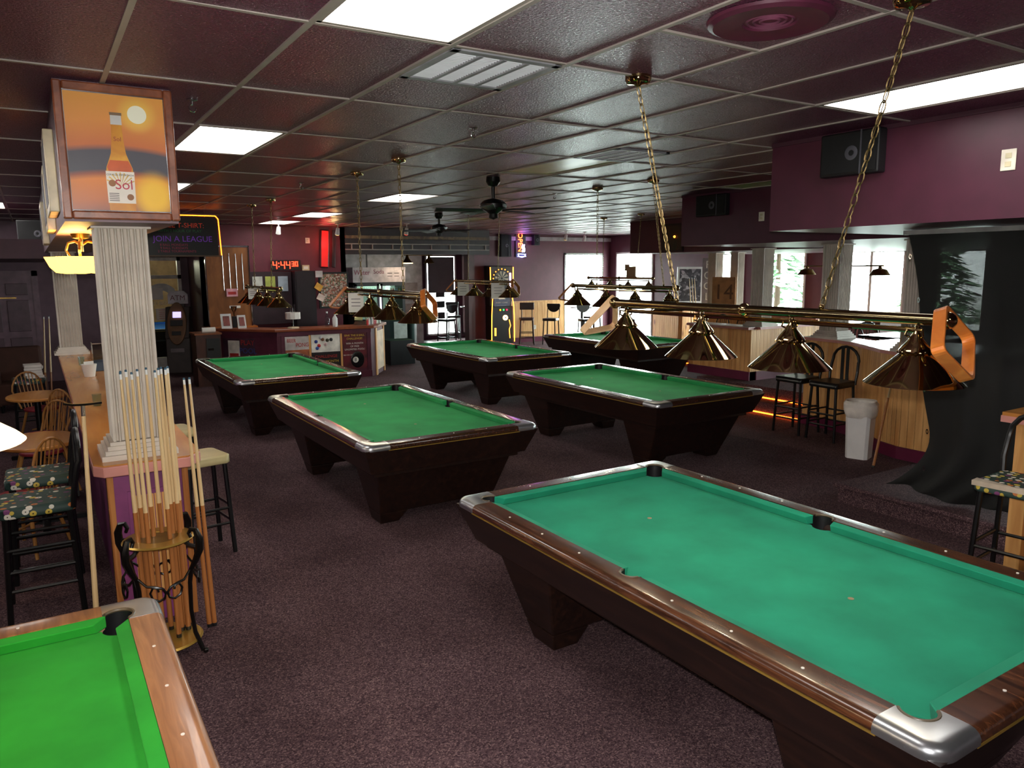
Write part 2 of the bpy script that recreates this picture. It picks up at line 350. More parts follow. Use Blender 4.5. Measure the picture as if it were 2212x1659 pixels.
# walls
struct(B().box(-4.2, -4.05, -3.2, 17.6, 0, CZ).obj('wall_left', PURPLE_D))
struct(B().box(-4.2, 15.5, -3.2, -3.05, 0, CZ+.1).obj('wall_back', PURPLE))
WINS = [(16.64, 18.29, .10, 2.6), (13.35, 14.15, .85, 2.5), (11.45, 12.9, .85, 2.5), (9.05, 10.6, .85, 2.48), (7.45, 8.55, .85, 2.46), (4.6, 6.2, .85, 2.46), (1.2, 3.2, .85, 2.46)]  # last two windows are added out of view to light the ceiling
wallX('wall_right', XW, -3.2, YW+.15, 0, CZ+.1, PURPLE, WINS)
wallY('wall_far', YW, 10.35, XW+.15, 0, CZ+.1, PURPLE, [(13.53, 15.0, .10, 2.58)])
wallY('wall_far_left', 17.5, -4.2, 1.25, 0, CZ+.1, plain('mauve_wall_paint', (112, 86, 98), .55, var=.05))
struct(B().box(1.1, 1.25, 17.5, 18.7, 0, CZ).obj('wall_return', PURPLE_D))
wallY('wall_entry', 18.6, 1.1, 3.15, 0, CZ+.1, PURPLE_D, [(1.25, 1.62, 0.1, 2.45), (1.98, 2.84, .0, 2.46)], .1)
struct(B().box(3.0, 3.12, 17.0, 18.6, 0, CZ).obj('wall_return', PURPLE_D))
wallY('wall_clock', 17.0, 3.0, 6.15, 0, CZ+.1, RED_W)
struct(B().box(6.03, 6.15, 17.0, 21, 0, CZ).obj('wall_return', PURPLE_D))
hd = wallY('header_beam', 17.0, 6.15, 10.0, 2.5, CZ+.1, plain('dark_header', (44, 28, 34), .5))
struct(B().box(10.22, 10.42, 18.55, 18.8, 0, CZ).obj('wall_return', plain('dark_brown_pillar', (66, 22, 30), .5)))
wallY('wall_drinks_room', 21.0, 6.0, 13, 0, CZ+.1, PURPLE_D, [(10.08, 11.12, .12, 2.57), (11.35, 12.3, .12, 2.57)])
struct(B().box(12.9, 13.0, 18.7, 21, 0, CZ).obj('wall_drinks_side', PURPLE_D))
struct(B().box(10.35, 15.3, YW-.035, YW, 2.93, 3.04).obj('trim_crown', plain('pale_trim', (176, 168, 172), .5)))
struct(B().box(6.15, 9.9, 17.02, 22, .001, .006).obj('floor_tiles', plain('dark_green_floor_tile', (44, 50, 48), .35)))
# railing on the header
for z in (2.61, 2.74):
    B().box(6.15, 9.98, 16.97, 17.0, z-.012, z+.012).obj('rail', TEE, hd)
for k in range(8):
    x = 6.3+k*.51
    B().box(x-.012, x+.012, 16.97, 17.0, 2.62, 2.73).obj('rail_post', TEE, hd)
B().box(6.15, 9.98, 16.95, 17.0, 2.86, 2.93).obj('border_strip', speckle('patterned_border', [(120, 98, 76), (150, 128, 96), (96, 76, 66)], 14), hd)
# wainscot and baseboards
struct(B().box(11.2, 13.53, YW-.02, YW, .14, 1.15).obj('trim_wainscot', PINE))
struct(B().box(11.2, 13.5, YW-.035, YW, 1.15, 1.2).obj('trim_wainscot_cap', PINES))
struct(B().box(10.4, 15.3, YW-.03, YW, 0, .14).obj('baseboard_far', BASEB))
struct(B().box(XW-.02, XW, 14.3, 16.6, .14, 1.15).obj('trim_wainscot_right', PINE))
struct(B().box(3.0, 6.15, 16.97, 17.0, 0, .14).obj('baseboard_clock', BASEB))
# windows
def windowX(n, x, y0, y1, z0, z1, mull=()):
    fr = B(); t = .05
    f = struct(B().box(x-.03, x+.08, y0, y0+t, z0, z1).box(x-.03, x+.08, y1-t, y1, z0, z1).box(x-.03, x+.08, y0, y1, z1-t, z1).box(x-.03, x+.08, y0, y1, z0, z0+t).obj('window_%d' % n, WHITE))
    for q in mull: B().box(x-.01, x+.06, q-.03, q+.03, z0, z1).obj('mullion', WHITE, f)
    e = [y0+t, *mull, y1-t]
    for a, c in zip(e, e[1:]): B().box(x+.03, x+.036, a, c, z0+t, z1-t).obj('pane', GLASS, f)
    portal((x+.12, (y0+y1)/2, (z0+z1)/2), y1-y0, z1-z0, 'x'); return f
def windowY(n, y, x0, x1, z0, z1, mull=(), por=True):
    t = .05
    f = struct(B().box(x0, x0+t, y-.03, y+.08, z0, z1).box(x1-t, x1, y-.03, y+.08, z0, z1).box(x0, x1, y-.03, y+.08, z1-t, z1).box(x0, x1, y-.03, y+.08, z0, z0+t).obj('window_%d' % n, WHITE))
    for q in mull: B().box(q-.03, q+.03, y-.01, y+.06, z0, z1).obj('mullion', WHITE, f)
    e = [x0+t, *mull, x1-t]
    for a, c in zip(e, e[1:]): B().box(a, c, y+.03, y+.036, z0+t, z1-t).obj('pane', GLASS, f)
    if por: portal(((x0+x1)/2, y+.12, (z0+z1)/2), x1-x0, z1-z0, 'y')
    return f
def portal(loc, a, b, ax):
    l = bpy.data.lights.new('window_portal', 'AREA'); l.shape = 'RECTANGLE'; l.size = a; l.size_y = b
    o = bpy.data.objects.new('window_portal', l); COL.objects.link(o); o.location = loc
    o.rotation_euler = (PI/2, 0, PI/2) if ax == 'x' else (-PI/2, 0, 0)
    d = Vector((-1, 0, 0)) if ax == 'x' else Vector((0, -1, 0)); o.rotation_euler = d.to_track_quat('-Z', 'Y').to_euler()
    l.cycles.is_portal = True
for n, (y0, y1, z0, z1) in enumerate(WINS):
    windowX(n+1, XW, y0, y1, z0, z1, ((y0+y1)/2,) if n in (3, 5, 6) else ())
windowY(8, YW, 13.53, 15.0, .10, 2.58)
w9 = windowY(9, 21.0, 10.08, 11.12, .12, 2.57); w10 = windowY(10, 21.0, 11.35, 12.3, .12, 2.57)
SHADE = plain('grey_roller_shade', (108, 106, 110), .8, var=.03)
B().box(10.17, 11.05, 20.985, 21.0, 1.42, 2.50).obj('roller_shade', SHADE, w9); B().box(11.42, 12.22, 20.985, 21.0, 1.62, 2.50).obj('roller_shade', SHADE, w10)
for z in (.62, .96, 1.28): B().box(10.42, 10.72, 20.99, 21.0, z, z+.2).obj('window_sticker', BLACKP, w9)
# entry lobby behind the glass door
struct(B().box(-.5, 4.6, 22.9, 23.0, 0, CZ).obj('wall_lobby', plain('tan_wall', (176, 146, 104), .6)))
struct(B().box(.95, 1.05, 18.7, 23, 0, CZ).obj('wall_lobby_side', plain('tan_wall', (176, 146, 104), .6)))
struct(B().box(4.0, 4.1, 18.7, 23, 0, CZ).obj('wall_lobby_right', wood('brown_panel', (96, 56, 26), (140, 86, 44), (4, 4, 1), .4)))
struct(B().box(1.05, 4.0, 18.7, 22.9, 0.001, .006).obj('floor_lobby', plain('beige_tile', (176, 164, 144), .4)))
dr = struct(B().box(1.98, 2.05, 18.57, 18.68, 0, 2.46).box(2.77, 2.84, 18.57, 18.68, 0, 2.46).box(1.98, 2.84, 18.57, 18.68, 2.38, 2.46).box(1.98, 2.84, 18.57, 18.68, 1.98, 2.06).box(1.98, 2.84, 18.57, 18.68, 0, .22).obj('door_1', plain('pale_door_frame', (196, 190, 182), .5)))
B().box(2.05, 2.77, 18.62, 18.626, .22, 1.98).obj('pane', GLASS, dr); B().box(2.05, 2.77, 18.62, 18.626, 2.06, 2.38).obj('transom_pane', GLASS, dr)
windowY(11, 18.6, 1.25, 1.62, .1, 2.45, (), False)
WHT = plain('white_vinyl_lettering', (205, 205, 200), .6)
text('glass_lettering', '222-508-1322', .105, WHT, dr, (2.41, 18.61, 1.43), (PI/2, 0, PI))
B().poly(arc(2.41, 1.52, .36, 35, 145, 14)+arc(2.41, 1.52, .2, 145, 35, 10), [(0, 0), (.002, 0)]).obj('glass_emblem', WHT, dr).matrix_local = Matrix(((1, 0, 0, 0), (0, 0, 1, 18.605), (0, 1, 0, 0), (0, 0, 0, 1)))
B().box(2.16, 2.44, 18.6, 18.615, 1.52, 1.78).obj('taped_notice', PAPER, dr); nt = B().box(2.27, 2.66, 18.6, 18.615, 1.06, 1.32).obj('taped_notice', PAPER, dr)
for k in range(5): B().box(2.33, 2.6, 18.597, 18.6, 1.28-k*.045, 1.29-k*.045).obj('print_line', plain('red_ink', (200, 80, 60), .6), dr)
# purple six-panel door
d2 = struct(B().box(-1.0, -.02, 17.44, 17.5, 0, 2.08).obj('door_2', plain('plum_door_paint', (118, 88, 102), .4)))
for a, c in ((-.92, -.56), (-.46, -.1)):
    for z0, z1 in ((1.72, 1.94), (1.02, 1.62), (.14, .9)): B().box(a, c, 17.425, 17.44, z0, z1).obj('door_panel', plain('plum_panel_paint', (92, 66, 78), .4), d2, bevel=.012)
B().box(-.62, -.3, 17.40, 17.44, 1.655, 1.68).obj('brass_ornament', BRASSD, d2)
B().box(-1.1, -1.0, 17.43, 17.5, 0, 2.18).box(-.02, .08, 17.43, 17.5, 0, 2.18).box(-1.1, .08, 17.43, 17.5, 2.08, 2.18).obj('door_casing', plain('plum_door_paint', (118, 88, 102), .4), d2)
struct(B().box(-4.05, .2, 12.3, 17.5, 2.34, 2.6).obj('beam', PURPLE_D))
# raised platforms with lit steps
pf = struct(B().box(6.14, XW, -3.05, 4.13, 0, .18).obj('platform', CARPET)); B().box(6.10, 6.18, -3.05, 4.17, .145, .185).obj('nosing', CARPET, pf, bevel=.012)
pf2 = struct(B().box(9.2, XW, 4.13, 8.9, 0, .36).obj('platform', CARPET)); B().box(8.93, 9.2, 6.62, 8.04, 0, .18).obj('step', CARPET, pf2)
pf3 = struct(B().box(12.45, XW, 8.9, 12.65, 0, .36).obj('platform', CARPET)); B().box(12.2, 12.45, 12.0, 12.65, 0, .18).obj('step', CARPET, pf3)
def rope(parent, p0, p1, n):
    p0, p1 = Vector(p0), Vector(p1); b = B()
    for k in range(n): b.ball(p0.lerp(p1, (k+.5)/n), .013, 6, 4)
    return b.obj('rope_light', ROPE, parent)
rope(pf2, (8.91, 6.66, .03), (8.91, 8.0, .03), 46); rope(pf2, (9.18, 6.66, .2), (9.18, 8.0, .2), 46); rope(pf3, (12.18, 12.02, .03), (12.18, 12.62, .03), 20)
# half walls: pine boards, plum base, laminate ledge
def half_wall(path, z0, z1, base=True):
    pts = [Vector((*p, 0)) for p in path]; th = .13; nn = []
    for i, p in enumerate(pts):
        a = pts[max(i-1, 0)]; c = pts[min(i+1, len(pts)-1)]; d = (c-a).normalized(); nn.append(Vector((-d.y, d.x, 0)))
    def strip(o0, o1, za, zb):
        b = B()
        for i in range(len(pts)-1):
            q = [pts[i]+nn[i]*o0, pts[i+1]+nn[i+1]*o0, pts[i+1]+nn[i+1]*o1, pts[i]+nn[i]*o1]
            b.hexa([(v.x, v.y, za) for v in q]+[(v.x, v.y, zb) for v in q])
        return b
    o = struct(strip(0, th, z0, z1).obj('wall_half', PINE))
    if base: strip(-.02, th+.01, z0, z0+.14).obj('baseboard', BASEB, o)
    strip(-.07, th+.2, z1, z1+.035).obj('ledge', PINKED, o); strip(-.055, th+.19, z1+.035, z1+.04).obj('ledge_top', plain('white_laminate', (226, 216, 206), .25), o)
    return o
half_wall([(8.1, 4.16), (8.1, 4.75), (8.2, 5.02), (8.45, 5.36), (8.68, 5.68), (8.8, 6.0), (8.88, 6.6)][::-1], 0, 1.17)
half_wall([(9.5, 9.4), (9.5, 8.06)], .36, 1.17); half_wall([(9.63, 8.06), (11.2, 8.06)], .36, 1.17)
half_wall([(12.3, 11.95), (12.3, 8.9)], 0, 1.17); half_wall([(12.6, 12.7), (14.2, 12.75)], 0, 1.17)
# fluted columns
def flute_outline(w):
    n = 8; h = w/2; e = w/n; out = []
    for sd in range(4):
        for k in range(n):
            x = -h+k*e
            for f, ins in ((.02, 0), (.16, 0), (.24, .011), (.38, .018), (.58, .02), (.78, .018), (.92, .011)):
                X_, Y_ = x+f*e, -h+ins; a = sd*PI/2; out.append((X_*math.cos(a)-Y_*math.sin(a), X_*math.sin(a)+Y_*math.cos(a)))
    return out
def column(x, y, z0, z1, wd=.24):
    c = struct(B().poly(flute_outline(wd), [(z0+.1, 0), (z1, 0)]).obj('column', CREAM, None, loc=(x, y, 0)))
    h = wd/2
    B().box(-h-.07, h+.07, -h-.07, h+.07, z0, z0+.03).box(-h-.05, h+.05, -h-.05, h+.05, z0+.03, z0+.055).box(-h-.035, h+.035, -h-.035, h+.035, z0+.055, z0+.08).box(-h-.02, h+.02, -h-.02, h+.02, z0+.08, z0+.1).obj('plinth', CREAM, c)
    B().box(-h-.02, h+.02, -h-.02, h+.02, z1-.012, z1).obj('capital', CREAM, c); return c
column(.455, 5.08, 1.07, 2.42, .27); column(.36, 11.75, 1.07, 2.42, .27)
column(8.98, 6.25, 1.21, 2.44, .26); column(9.87, 8.2, 1.21, 2.44, .24); column(12.4, 11.55, 1.21, 2.44, .22); column(12.4, 10.95, 1.21, 2.44, .2); column(8.28, 4.72, 1.21, 2.44, .24)
# soffit over the bar counter on the left
ls = struct(B().box(.165, .70, 4.52, 12.3, 2.42, CZ).obj('soffit', plain('mauve_soffit_paint', (126, 100, 108), .5)))
# trees seen through the windows
def conifer(x, y, h, r, label, seed):
    random.seed(seed); t = thing('conifer_tree', label, 'tree', (x, y, -.3)); B().cyl((0,0,0), (0,0,h*.9), .12, .03, 8).obj('trunk', plain('bark', (70, 54, 42), .9), t); b = B()
    for k in range(900):
        z = random.uniform(.06, 1)**1.0*h; a = random.uniform(0, 2*PI); rr = r*(1-z/h)*random.uniform(.35, 1)+.05; ln = random.uniform(.25, .5)
        p = Vector((rr*math.cos(a), rr*math.sin(a), z)); d = Vector((math.cos(a+random.uniform(-.5, .5)), math.sin(a+random.uniform(-.5, .5)), random.uniform(-.45, .05)))*ln; sd = Vector((-math.sin(a), math.cos(a), 0))*.1
        b.add([p-sd, p+d*.5-sd*1.3, p+d, p+d*.5+sd*1.3, p+sd], [(0, 1, 2, 3, 4)])
    f = b.obj('foliage', plain('spruce_needles', (92, 124, 92), .8, var=.3), t); f['kind'] = 'stuff'
conifer(19.5, 15.6, 5.0, 1.9, 'tall spruce tree outside, left of the two seen through the dining windows', 3); conifer(20.5, 11.2, 3.2, 2.0, 'low bushy spruce tree outside, right of the two seen through the dining windows', 5)
random.seed(11)
struct(B().box(15.45, 60, -20, 60, -.5, -.3).obj('ground_outside', plain('pale_ground', (200, 200, 196), .9)))
# ================================================================== POOL TABLES
TW, TL = 1.63, 2.93; HW, HL = TW/2, TL/2
def pool_table(label, loc, feltm, railm=RAILW, castm=CAST, bodym=WALNUT, group='pool tables', spots=True, plate=None, rz=0):
    t = thing('pool_table', label, 'pool table', loc, rz, group)
    RW = .125; R = .062; pc = .158; zt = .80
    def cup(x, y, r, a0, a1):
        b = B(); b.lathe([(r, .738), (r, .64), (.03, .61), (.001, .61)], 20, (x, y, 0)); n = 16; ps = arc(x, y, r, a0, a1, n)
        b.add([(p[0], p[1], .73) for p in ps]+[(p[0], p[1], .797) for p in ps], [(i, i+1, n+2+i, n+1+i) for i in range(n)]); b.obj('pocket', LEATHER, t, True)
    # body: tapering apron, two pedestals with feet
    def fr(x0, y0, z0, x1, y1, z1): return [(-x0,-y0,z0),(x0,-y0,z0),(x0,y0,z0),(-x0,y0,z0),(-x1,-y1,z1),(x1,-y1,z1),(x1,y1,z1),(-x1,y1,z1)]
    for sx in (-1, 1):
        o0, o1, i0 = HW-.085, HW-.004, HW-.13; q0, q1, q2 = HL-.10, HL-.004, HL-.13
        B().hexa([(sx*o0, -q0, .54), (sx*o0, q0, .54), (sx*i0, q2, .54), (sx*i0, -q2, .54), (sx*o1, -q1, .758), (sx*o1, q1, .758), (sx*(HW-.07), HL-.07, .758), (sx*(HW-.07), -HL+.07, .758)]).obj('apron', bodym, t)
        B().hexa([(-o0, sx*q0, .54), (o0, sx*q0, .54), (i0, sx*q2, .54), (-i0, sx*q2, .54), (-o1, sx*q1, .758), (o1, sx*q1, .758), (HW-.07, sx*(HL-.07), .758), (-HW+.07, sx*(HL-.07), .758)]).obj('apron', bodym, t)
    B().box(-HW+.13, HW-.13, -HL+.15, HL-.15, .50, .535).obj('under_frame', bodym, t)
    for s in (-1, 1):
        p = B()
        def sec(z): f = z/.535; a, c = s*(HL-.43+.25*f), s*(HL-.64-.10*f); wd = .535+.11*f; return wd, a, c
        def rect(z): wd, a, c = sec(z); return [(-wd, a, z), (wd, a, z), (wd, c, z), (-wd, c, z)]
        p.hexa(rect(.105)+rect(.535)); p.obj('pedestal', bodym, t, bevel=.01)
        for sx in (-1, 1):
            q = B(); w0, a, c = sec(0); w1, a1, c1 = sec(.105)
            q.hexa([(sx*w0, a, 0), (sx*(w0-.17), a, 0), (sx*(w0-.17), c, 0), (sx*w0, c, 0), (sx*w1, a1, .105), (sx*(w1-.26), a1, .105), (sx*(w1-.26), c1, .105), (sx*w1, c1, .105)]); q.obj('foot', bodym, t, bevel=.008)
    # bed with pocket bites
    bx, by = HW-.145, HL-.145; cx, cy = HW-pc, HL-pc; P = []
    def corner(sx, sy): return arc(sx*cx, sy*cy, R, *{(1,1): (275, 175), (-1,1): (365, 265), (-1,-1): (95, -5), (1,-1): (185, 85)}[(sx, sy)], 10)
    P += [(bx, -.06)] + arc(HW-.118, 0, .06, 240, 120, 8) + [(bx, .06)] + corner(1, 1) + corner(-1, 1) + [(-bx, .06)] + arc(-HW+.118, 0, .06, 60, -60, 8) + [(-bx, -.06)] + corner(-1, -1) + corner(1, -1)
    B().poly(P, [(.70, 0), (.745, 0)]).obj('bed_cloth', feltm, t)
    # rails (two long rails bitten by the side pocket, two end rails)
    rings = [(.752, .006), (.757, 0), (.775, 0), (.789, .006), (.797, .018), (.80, .034)]
    for sx in (-1, 1):
        e = HL-.212
        pts = [(HW, -e), (HW, -e*.5), (HW, 0), (HW, e*.5), (HW, e), (HW-RW, e), (HW-RW, .058)] + arc(HW-RW-.005, 0, .058, 90, 0, 6)[1:] + arc(HW-RW-.005, 0, .058, 0, -90, 6)[1:] + [(HW-RW, -.058), (HW-RW, -e)]
        nr = [(-1, 0)]*5+[(0, 0)]*(len(pts)-5)
        pts = [(sx*a, b) for a, b in pts]; nr = [(sx*a, b) for a, b in nr]
        B().poly(pts, rings, nr).obj('rail', railm, t, True, angle=50)
        B().tube([(sx*p[0], p[1], .797) for p in arc(HW-RW-.003, 0, .054, 80, -80, 12)], .007, 6).obj('pocket_rim', RIM, t, True)
        cup(sx*(HW-RW-.005), 0, .0572, -96 if sx > 0 else 84, 96 if sx > 0 else 276)
    for sy in (-1, 1):
        e = HW-.212; pts = [(-e, HL), (0, HL), (e, HL), (e, HL-RW), (-e, HL-RW)]; nr = [(0, -1)]*3+[(0, 0)]*2
        pts = [(a, sy*b) for a, b in pts]; nr = [(a, sy*b) for a, b in nr]
        B().poly(pts, rings, nr).obj('rail', railm, t, True, angle=50)
    for sx in (-1, 1):
        B().box(min(sx*(HW+.001), sx*(HW-.012)), max(sx*(HW+.001), sx*(HW-.012)), -HL+.2, HL-.2, .7455, .7525).obj('trim_strip', GOLDP, t); B().box(-HW+.2, HW-.2, min(sx*(HL+.001), sx*(HL-.012)), max(sx*(HL+.001), sx*(HL-.012)), .7455, .7525).obj('trim_strip', GOLDP, t)
    # corner castings and pockets
    for sx in (-1, 1):
        for sy in (-1, 1):
            q = [(.212, 0)] + [(.075-.075*math.sin(a), .075-.075*math.cos(a)) for a in [PI/2*k/8 for k in range(9)]] + [(0, .212), (.118, .212)]
            nr = [(0, 1)] + [(math.sin(a), math.cos(a)) for a in [PI/2*k/8 for k in range(9)]] + [(1, 0), (0, 0)]
            q = [(.212, 0)]; nr = [(0, 1)]
            for k in range(9):
                a = PI/2*k/8; q.append((.075-.075*math.sin(a), .075-.075*math.cos(a))); nr.append((math.sin(a), math.cos(a)))
            q += [(0, .212), (.122, .212)]; nr += [(1, 0), (0, 0)]
            ar = arc(pc, pc, R, 128, 322, 14); q += ar; nr += [(0, 0)]*len(ar); q.append((.212, .122)); nr.append((0, 0))
            pts = [(sx*(HW-a), sy*(HL-b)) for a, b in q]; nn = [(-sx*a, -sy*b) for a, b in nr]
            B().poly(pts, [(.748, .004), (.752, -.002), (.773, -.003), (.789, .005), (.798, .018), (.802, .036)], nn).obj('corner_casting', castm, t, True, angle=50)
            B().tube([(sx*(HW-a), sy*(HL-b), .799) for a, b in arc(pc, pc, R-.004, 128, 322, 14)], .007, 6).obj('pocket_rim', RIM, t, True)
            m_ = math.degrees(math.atan2(sy, sx)); cup(sx*(HW-pc), sy*(HL-pc), R-.001, m_-98, m_+98)
    # cushions
    def cush(p0, p1, d, m0, m1):
        p0, p1, d = Vector(p0), Vector(p1), Vector(d); u = (p1-p0).normalized(); w_ = .052
        a = [p0+Vector((0,0,.797)), p1+Vector((0,0,.797)), p1+d*w_-u*m1+Vector((0,0,.789)), p0+d*w_+u*m0+Vector((0,0,.789))]
        c = [p0+Vector((0,0,.746)), p1+Vector((0,0,.746)), p1+d*(w_-.016)-u*m1*.7+Vector((0,0,.746)), p0+d*(w_-.016)+u*m0*.7+Vector((0,0,.746))]
        B().hexa(c+a).obj('cushion', feltm, t, bevel=.004)
    xi, yi = HW-RW, HL-RW
    for sx in (-1, 1):
        cush((sx*xi, .062, 0), (sx*xi, yi-.075, 0), (-sx, 0, 0), .015, .05); cush((sx*xi, -yi+.075, 0), (sx*xi, -.062, 0), (-sx, 0, 0), .05, .015)
    for sy in (-1, 1): cush((-xi+.075, sy*yi, 0), (xi-.075, sy*yi, 0), (0, -sy, 0), .05, .05)
    # sights
    b = B()
    for sx in (-1, 1):
        for k in (-3, -2, -1, 1, 2, 3): b.cyl((sx*(HW-.07), k*.317, .799), (sx*(HW-.07), k*.317, .8025), .006, n=8)
    for sy in (-1, 1):
        for k in (-1, 0, 1): b.cyl((k*.317, sy*(HL-.07), .799), (k*.317, sy*(HL-.07), .8025), .006, n=8)
    s_ = b.obj('sights', PAPER, t); s_['kind'] = 'stuff'
    if spots:
        for y in (-.635, .635): B().cyl((0, y, .7445), (0, y, .7465), .013, n=14).obj('table_spot', plain('spot_paper', (150, 130, 100), .7), t)
    if plate:
        B().box(plate[0]-.05, plate[0]+.05, plate[1]-.014, plate[1]+.014, .799, .8025).obj('name_plate', BRASSD, t)
    return t
pl = (.25, -HL+.06)
pool_table('nearest large pool table with teal green cloth and rosewood rails', (2.87, 2.475, 0), FELT_T)
pool_table('green pool table behind the nearest one, left of the room middle', (2.88, 6.92, 0), FELT_G, RAILD, plate=pl)
pool_table('green pool table right of the room middle in front of the lit steps', (6.02, 7.03, 0), FELT_G, RAILD, plate=pl)
pool_table('green pool table standing in front of the service desk posters', (2.84, 11.09, 0), FELT_G, RAILD, plate=pl)
pool_table('green pool table in front of the dart machine, right of the service desk', (6.52, 11.32, 0), FELT_G, RAILD, plate=pl)
pool_table('farthest green pool table, half hidden behind the nearest lamp shades', (9.6, 11.36, 0), FELT_G, RAILD)
t0 = pool_table('bright green pool table with light oak rails at lower left corner', (-.485, 1.965, 0), FELT_B, OAKRAIL, CAST, OAKRAIL)
sk = B().cb((HW-.066, .05, .8022), (.052, .115, .002)).obj('rail_sticker', PAPER, t0, bevel=.006)
INK = plain('dark_ink', (50, 44, 48), .6)
B().tube([(HW-.066+.007*math.sin(k*1.9), .022+k*.0045, .8034) for k in range(13)], .0012, 4).obj('script_logo', INK, t0)
for dx in (-.018, .018): B().cb((HW-.066+dx, .05, .8034), (.0015, .085, .0006)).obj('print_line', INK, t0)
pool_table('blue cloth pool table in the lobby behind the glass door', (2.45, 20.9, 0), FELT_BL, BLACKP, BLACKP, BLACKP, 'pool tables')

# ================================================================== POOL TABLE LAMPS
def chain(b, p0, p1, link=.056, r=.0030, w_=.012):
    p0, p1 = Vector(p0), Vector(p1); d = (p1-p0); n = max(2, int(d.length/(link*.78))); u = d.normalized(); x, y = b.frame(u); st_ = d.length/n
    for k in range(n):
        c = p0+d*((k+.5)/n); s = x if k % 2 else y; h = st_*.62; pts = []
        for q in range(10):
            a = 2*PI*q/10; pts.append(c+s*w_*math.cos(a)+u*(h*math.sin(a)))
        b.tube(pts, r, 4, True)
SH = [(.852), (.27), (-.27), (-.845)]
def pool_lamp(label, loc, can, att, power=1.0, shade=BRASS, color=(1, .86, .62)):
    """loc: bar centre (bar runs along Y). can: ceiling canopies, att: y of the chain hooks on the bar"""
    t = thing('billiard_lamp', label, 'lamp', loc, 0, 'hanging billiard lamps with brass shades')
    B().cyl((0, -.93, 0), (0, .93, 0), .022, n=16).obj('bar', BARM, t, True)
    B().cyl((0, -.86, -.042), (0, .86, -.042), .011, n=10).obj('lower_bar', BRASS, t, True)
    for s in (-1, 1): B().ball((0, s*.955, 0), .034, 16, 10).obj('end_ball', BRASS, t, True)
    B().ball((0, 0, 0), .032, 14, 8).obj('centre_ball', BRASS, t, True)
    for y in SH:
        c = (0, y, 0)
        B().lathe([(.008, -.02), (.012, -.05), (.02, -.062), (.026, -.075), (.048, -.102), (.06, -.118), (.062, -.126), (.052, -.130)], 24, c).obj('socket_cap', BRASS, t, True)
        for k in range(3):
            a = 2*PI*k/3; B().tube([(0+.012*math.cos(a), y+.012*math.sin(a), -.045), (.034*math.cos(a), y+.034*math.sin(a), -.04), (.04*math.cos(a), y+.04*math.sin(a), -.062), (.024*math.cos(a), y+.024*math.sin(a), -.07)], .005, 6).obj('scroll', BRASS, t, True)
        bd = B()
        for k in range(12): a = 2*PI*k/12; bd.ball((.06*math.cos(a), y+.06*math.sin(a), -.127), .007, 6, 4)
        bd.obj('beaded_ring', BRASS, t, True)
        sh = B().lathe([(.052, -.128), (.178, -.246), (.180, -.249), (.177, -.25)], 64, c).obj('shade', shade, t, True)
        B().lathe([(.050, -.131), (.175, -.249)], 32, c).obj('shade_lining', WHITE, sh, True)
        B().ball((0, y, -.165), .026, 10, 8).obj('bulb', glow('warm_bulb', (255, 226, 170), 6), sh, True)
        lamp_light('bulb_light', BULB*power, color, (0, y, -.215), t, .025)
    for (cxx, cyy), ay in zip(can, att):
        lx, ly, lz = cxx-loc[0], cyy-loc[1], CZ-loc[2]
        B().lathe([(.065, 0), (.066, -.018), (.058, -.034), (.02, -.04), (.008, -.05)], 20, (lx, ly, lz)).obj('canopy', BRASS, t, True)
        b = B(); chain(b, (lx, ly, lz-.05), (0, ay, .03)); b.obj('chain', CHAINM, t)
        B().tube([(lx+.004, ly, lz-.04), (lx*.7+.012, ly*.7+ay*.3, lz*.7), (lx*.4-.006, ly*.4+ay*.6, lz*.4+.02), (.004, ay, .03)], .002, 5).obj('cord', CHAINM, t, True)
        B().ball((0, ay, .03), .012, 8, 6).obj('hook', BRASS, t, True)
    return t
L1 = pool_lamp('brass four-shade billiard lamp, largest, hanging over the nearest pool table', (2.86, 2.475, 1.962), [(2.66, 3.03), (2.73, 1.66)], (.45, -.42), 1.15)
pool_lamp('brass four-shade billiard lamp over the table with the brass rail plate, left of middle', (2.86, 6.97, 1.945), [(2.80, 7.32), (2.77, 6.24)], (.5, -.55))
pool_lamp('brass four-shade billiard lamp over the table by the service desk', (2.84, 11.4, 1.905), [(2.80, 11.6), (2.82, 10.62)], (.45, -.5))
pool_lamp('brass four-shade billiard lamp over the table right of the room middle', (6.0, 7.1, 1.93), [(5.86, 6.40), (5.84, 7.35)], (-.75, .45))
pool_lamp('brass four-shade billiard lamp in front of the dart machine', (6.5, 11.3, 1.94), [(6.45, 11.67), (6.36, 10.48)], (.5, -.5))
pool_lamp('brass four-shade billiard lamp against the bright far windows, over the farthest table', (9.6, 11.4, 1.95), [(9.5, 11.75), (9.38, 10.55)], (.5, -.5))
# opal glass lamp over the lower-left table
l0 = thing('opal_shade_lamp', 'glowing opal glass bell lamp at left edge over the bright green table', 'lamp', (-.26, 2.58, 1.69))
B().lathe([(.03, .22), (.05, .2), (.085, .12), (.13, .06), (.185, .02), (.205, .0), (.2, -.004)], 40, (0, 0, 0)).obj('glass_shade', OPAL, l0, True)
B().cyl((0, 0, .2), (0, 0, .3), .025, n=12).obj('socket', BRASS, l0, True); B().cyl((.1, 0, .3), (-1.6, 0, .3), .02, n=12).obj('bar', BRASS, l0, True)
cb_ = B(); chain(cb_, (-.4, 0, .32), (-.4, 0, CZ-1.69)); cb_.obj('chain', BRASSD, l0)
for y, e in ((0, 1), (-.6, 1), (-1.2, 1)):
    if y: B().lathe([(.03, .22), (.05, .2), (.085, .12), (.13, .06), (.185, .02), (.205, .0), (.2, -.004)], 40, (y, 0, 0)).obj('glass_shade', OPAL, l0, True)
    lamp_light('bulb_light', BULB*.55, (1, .82, .52), (y, 0, .04), l0, .03)
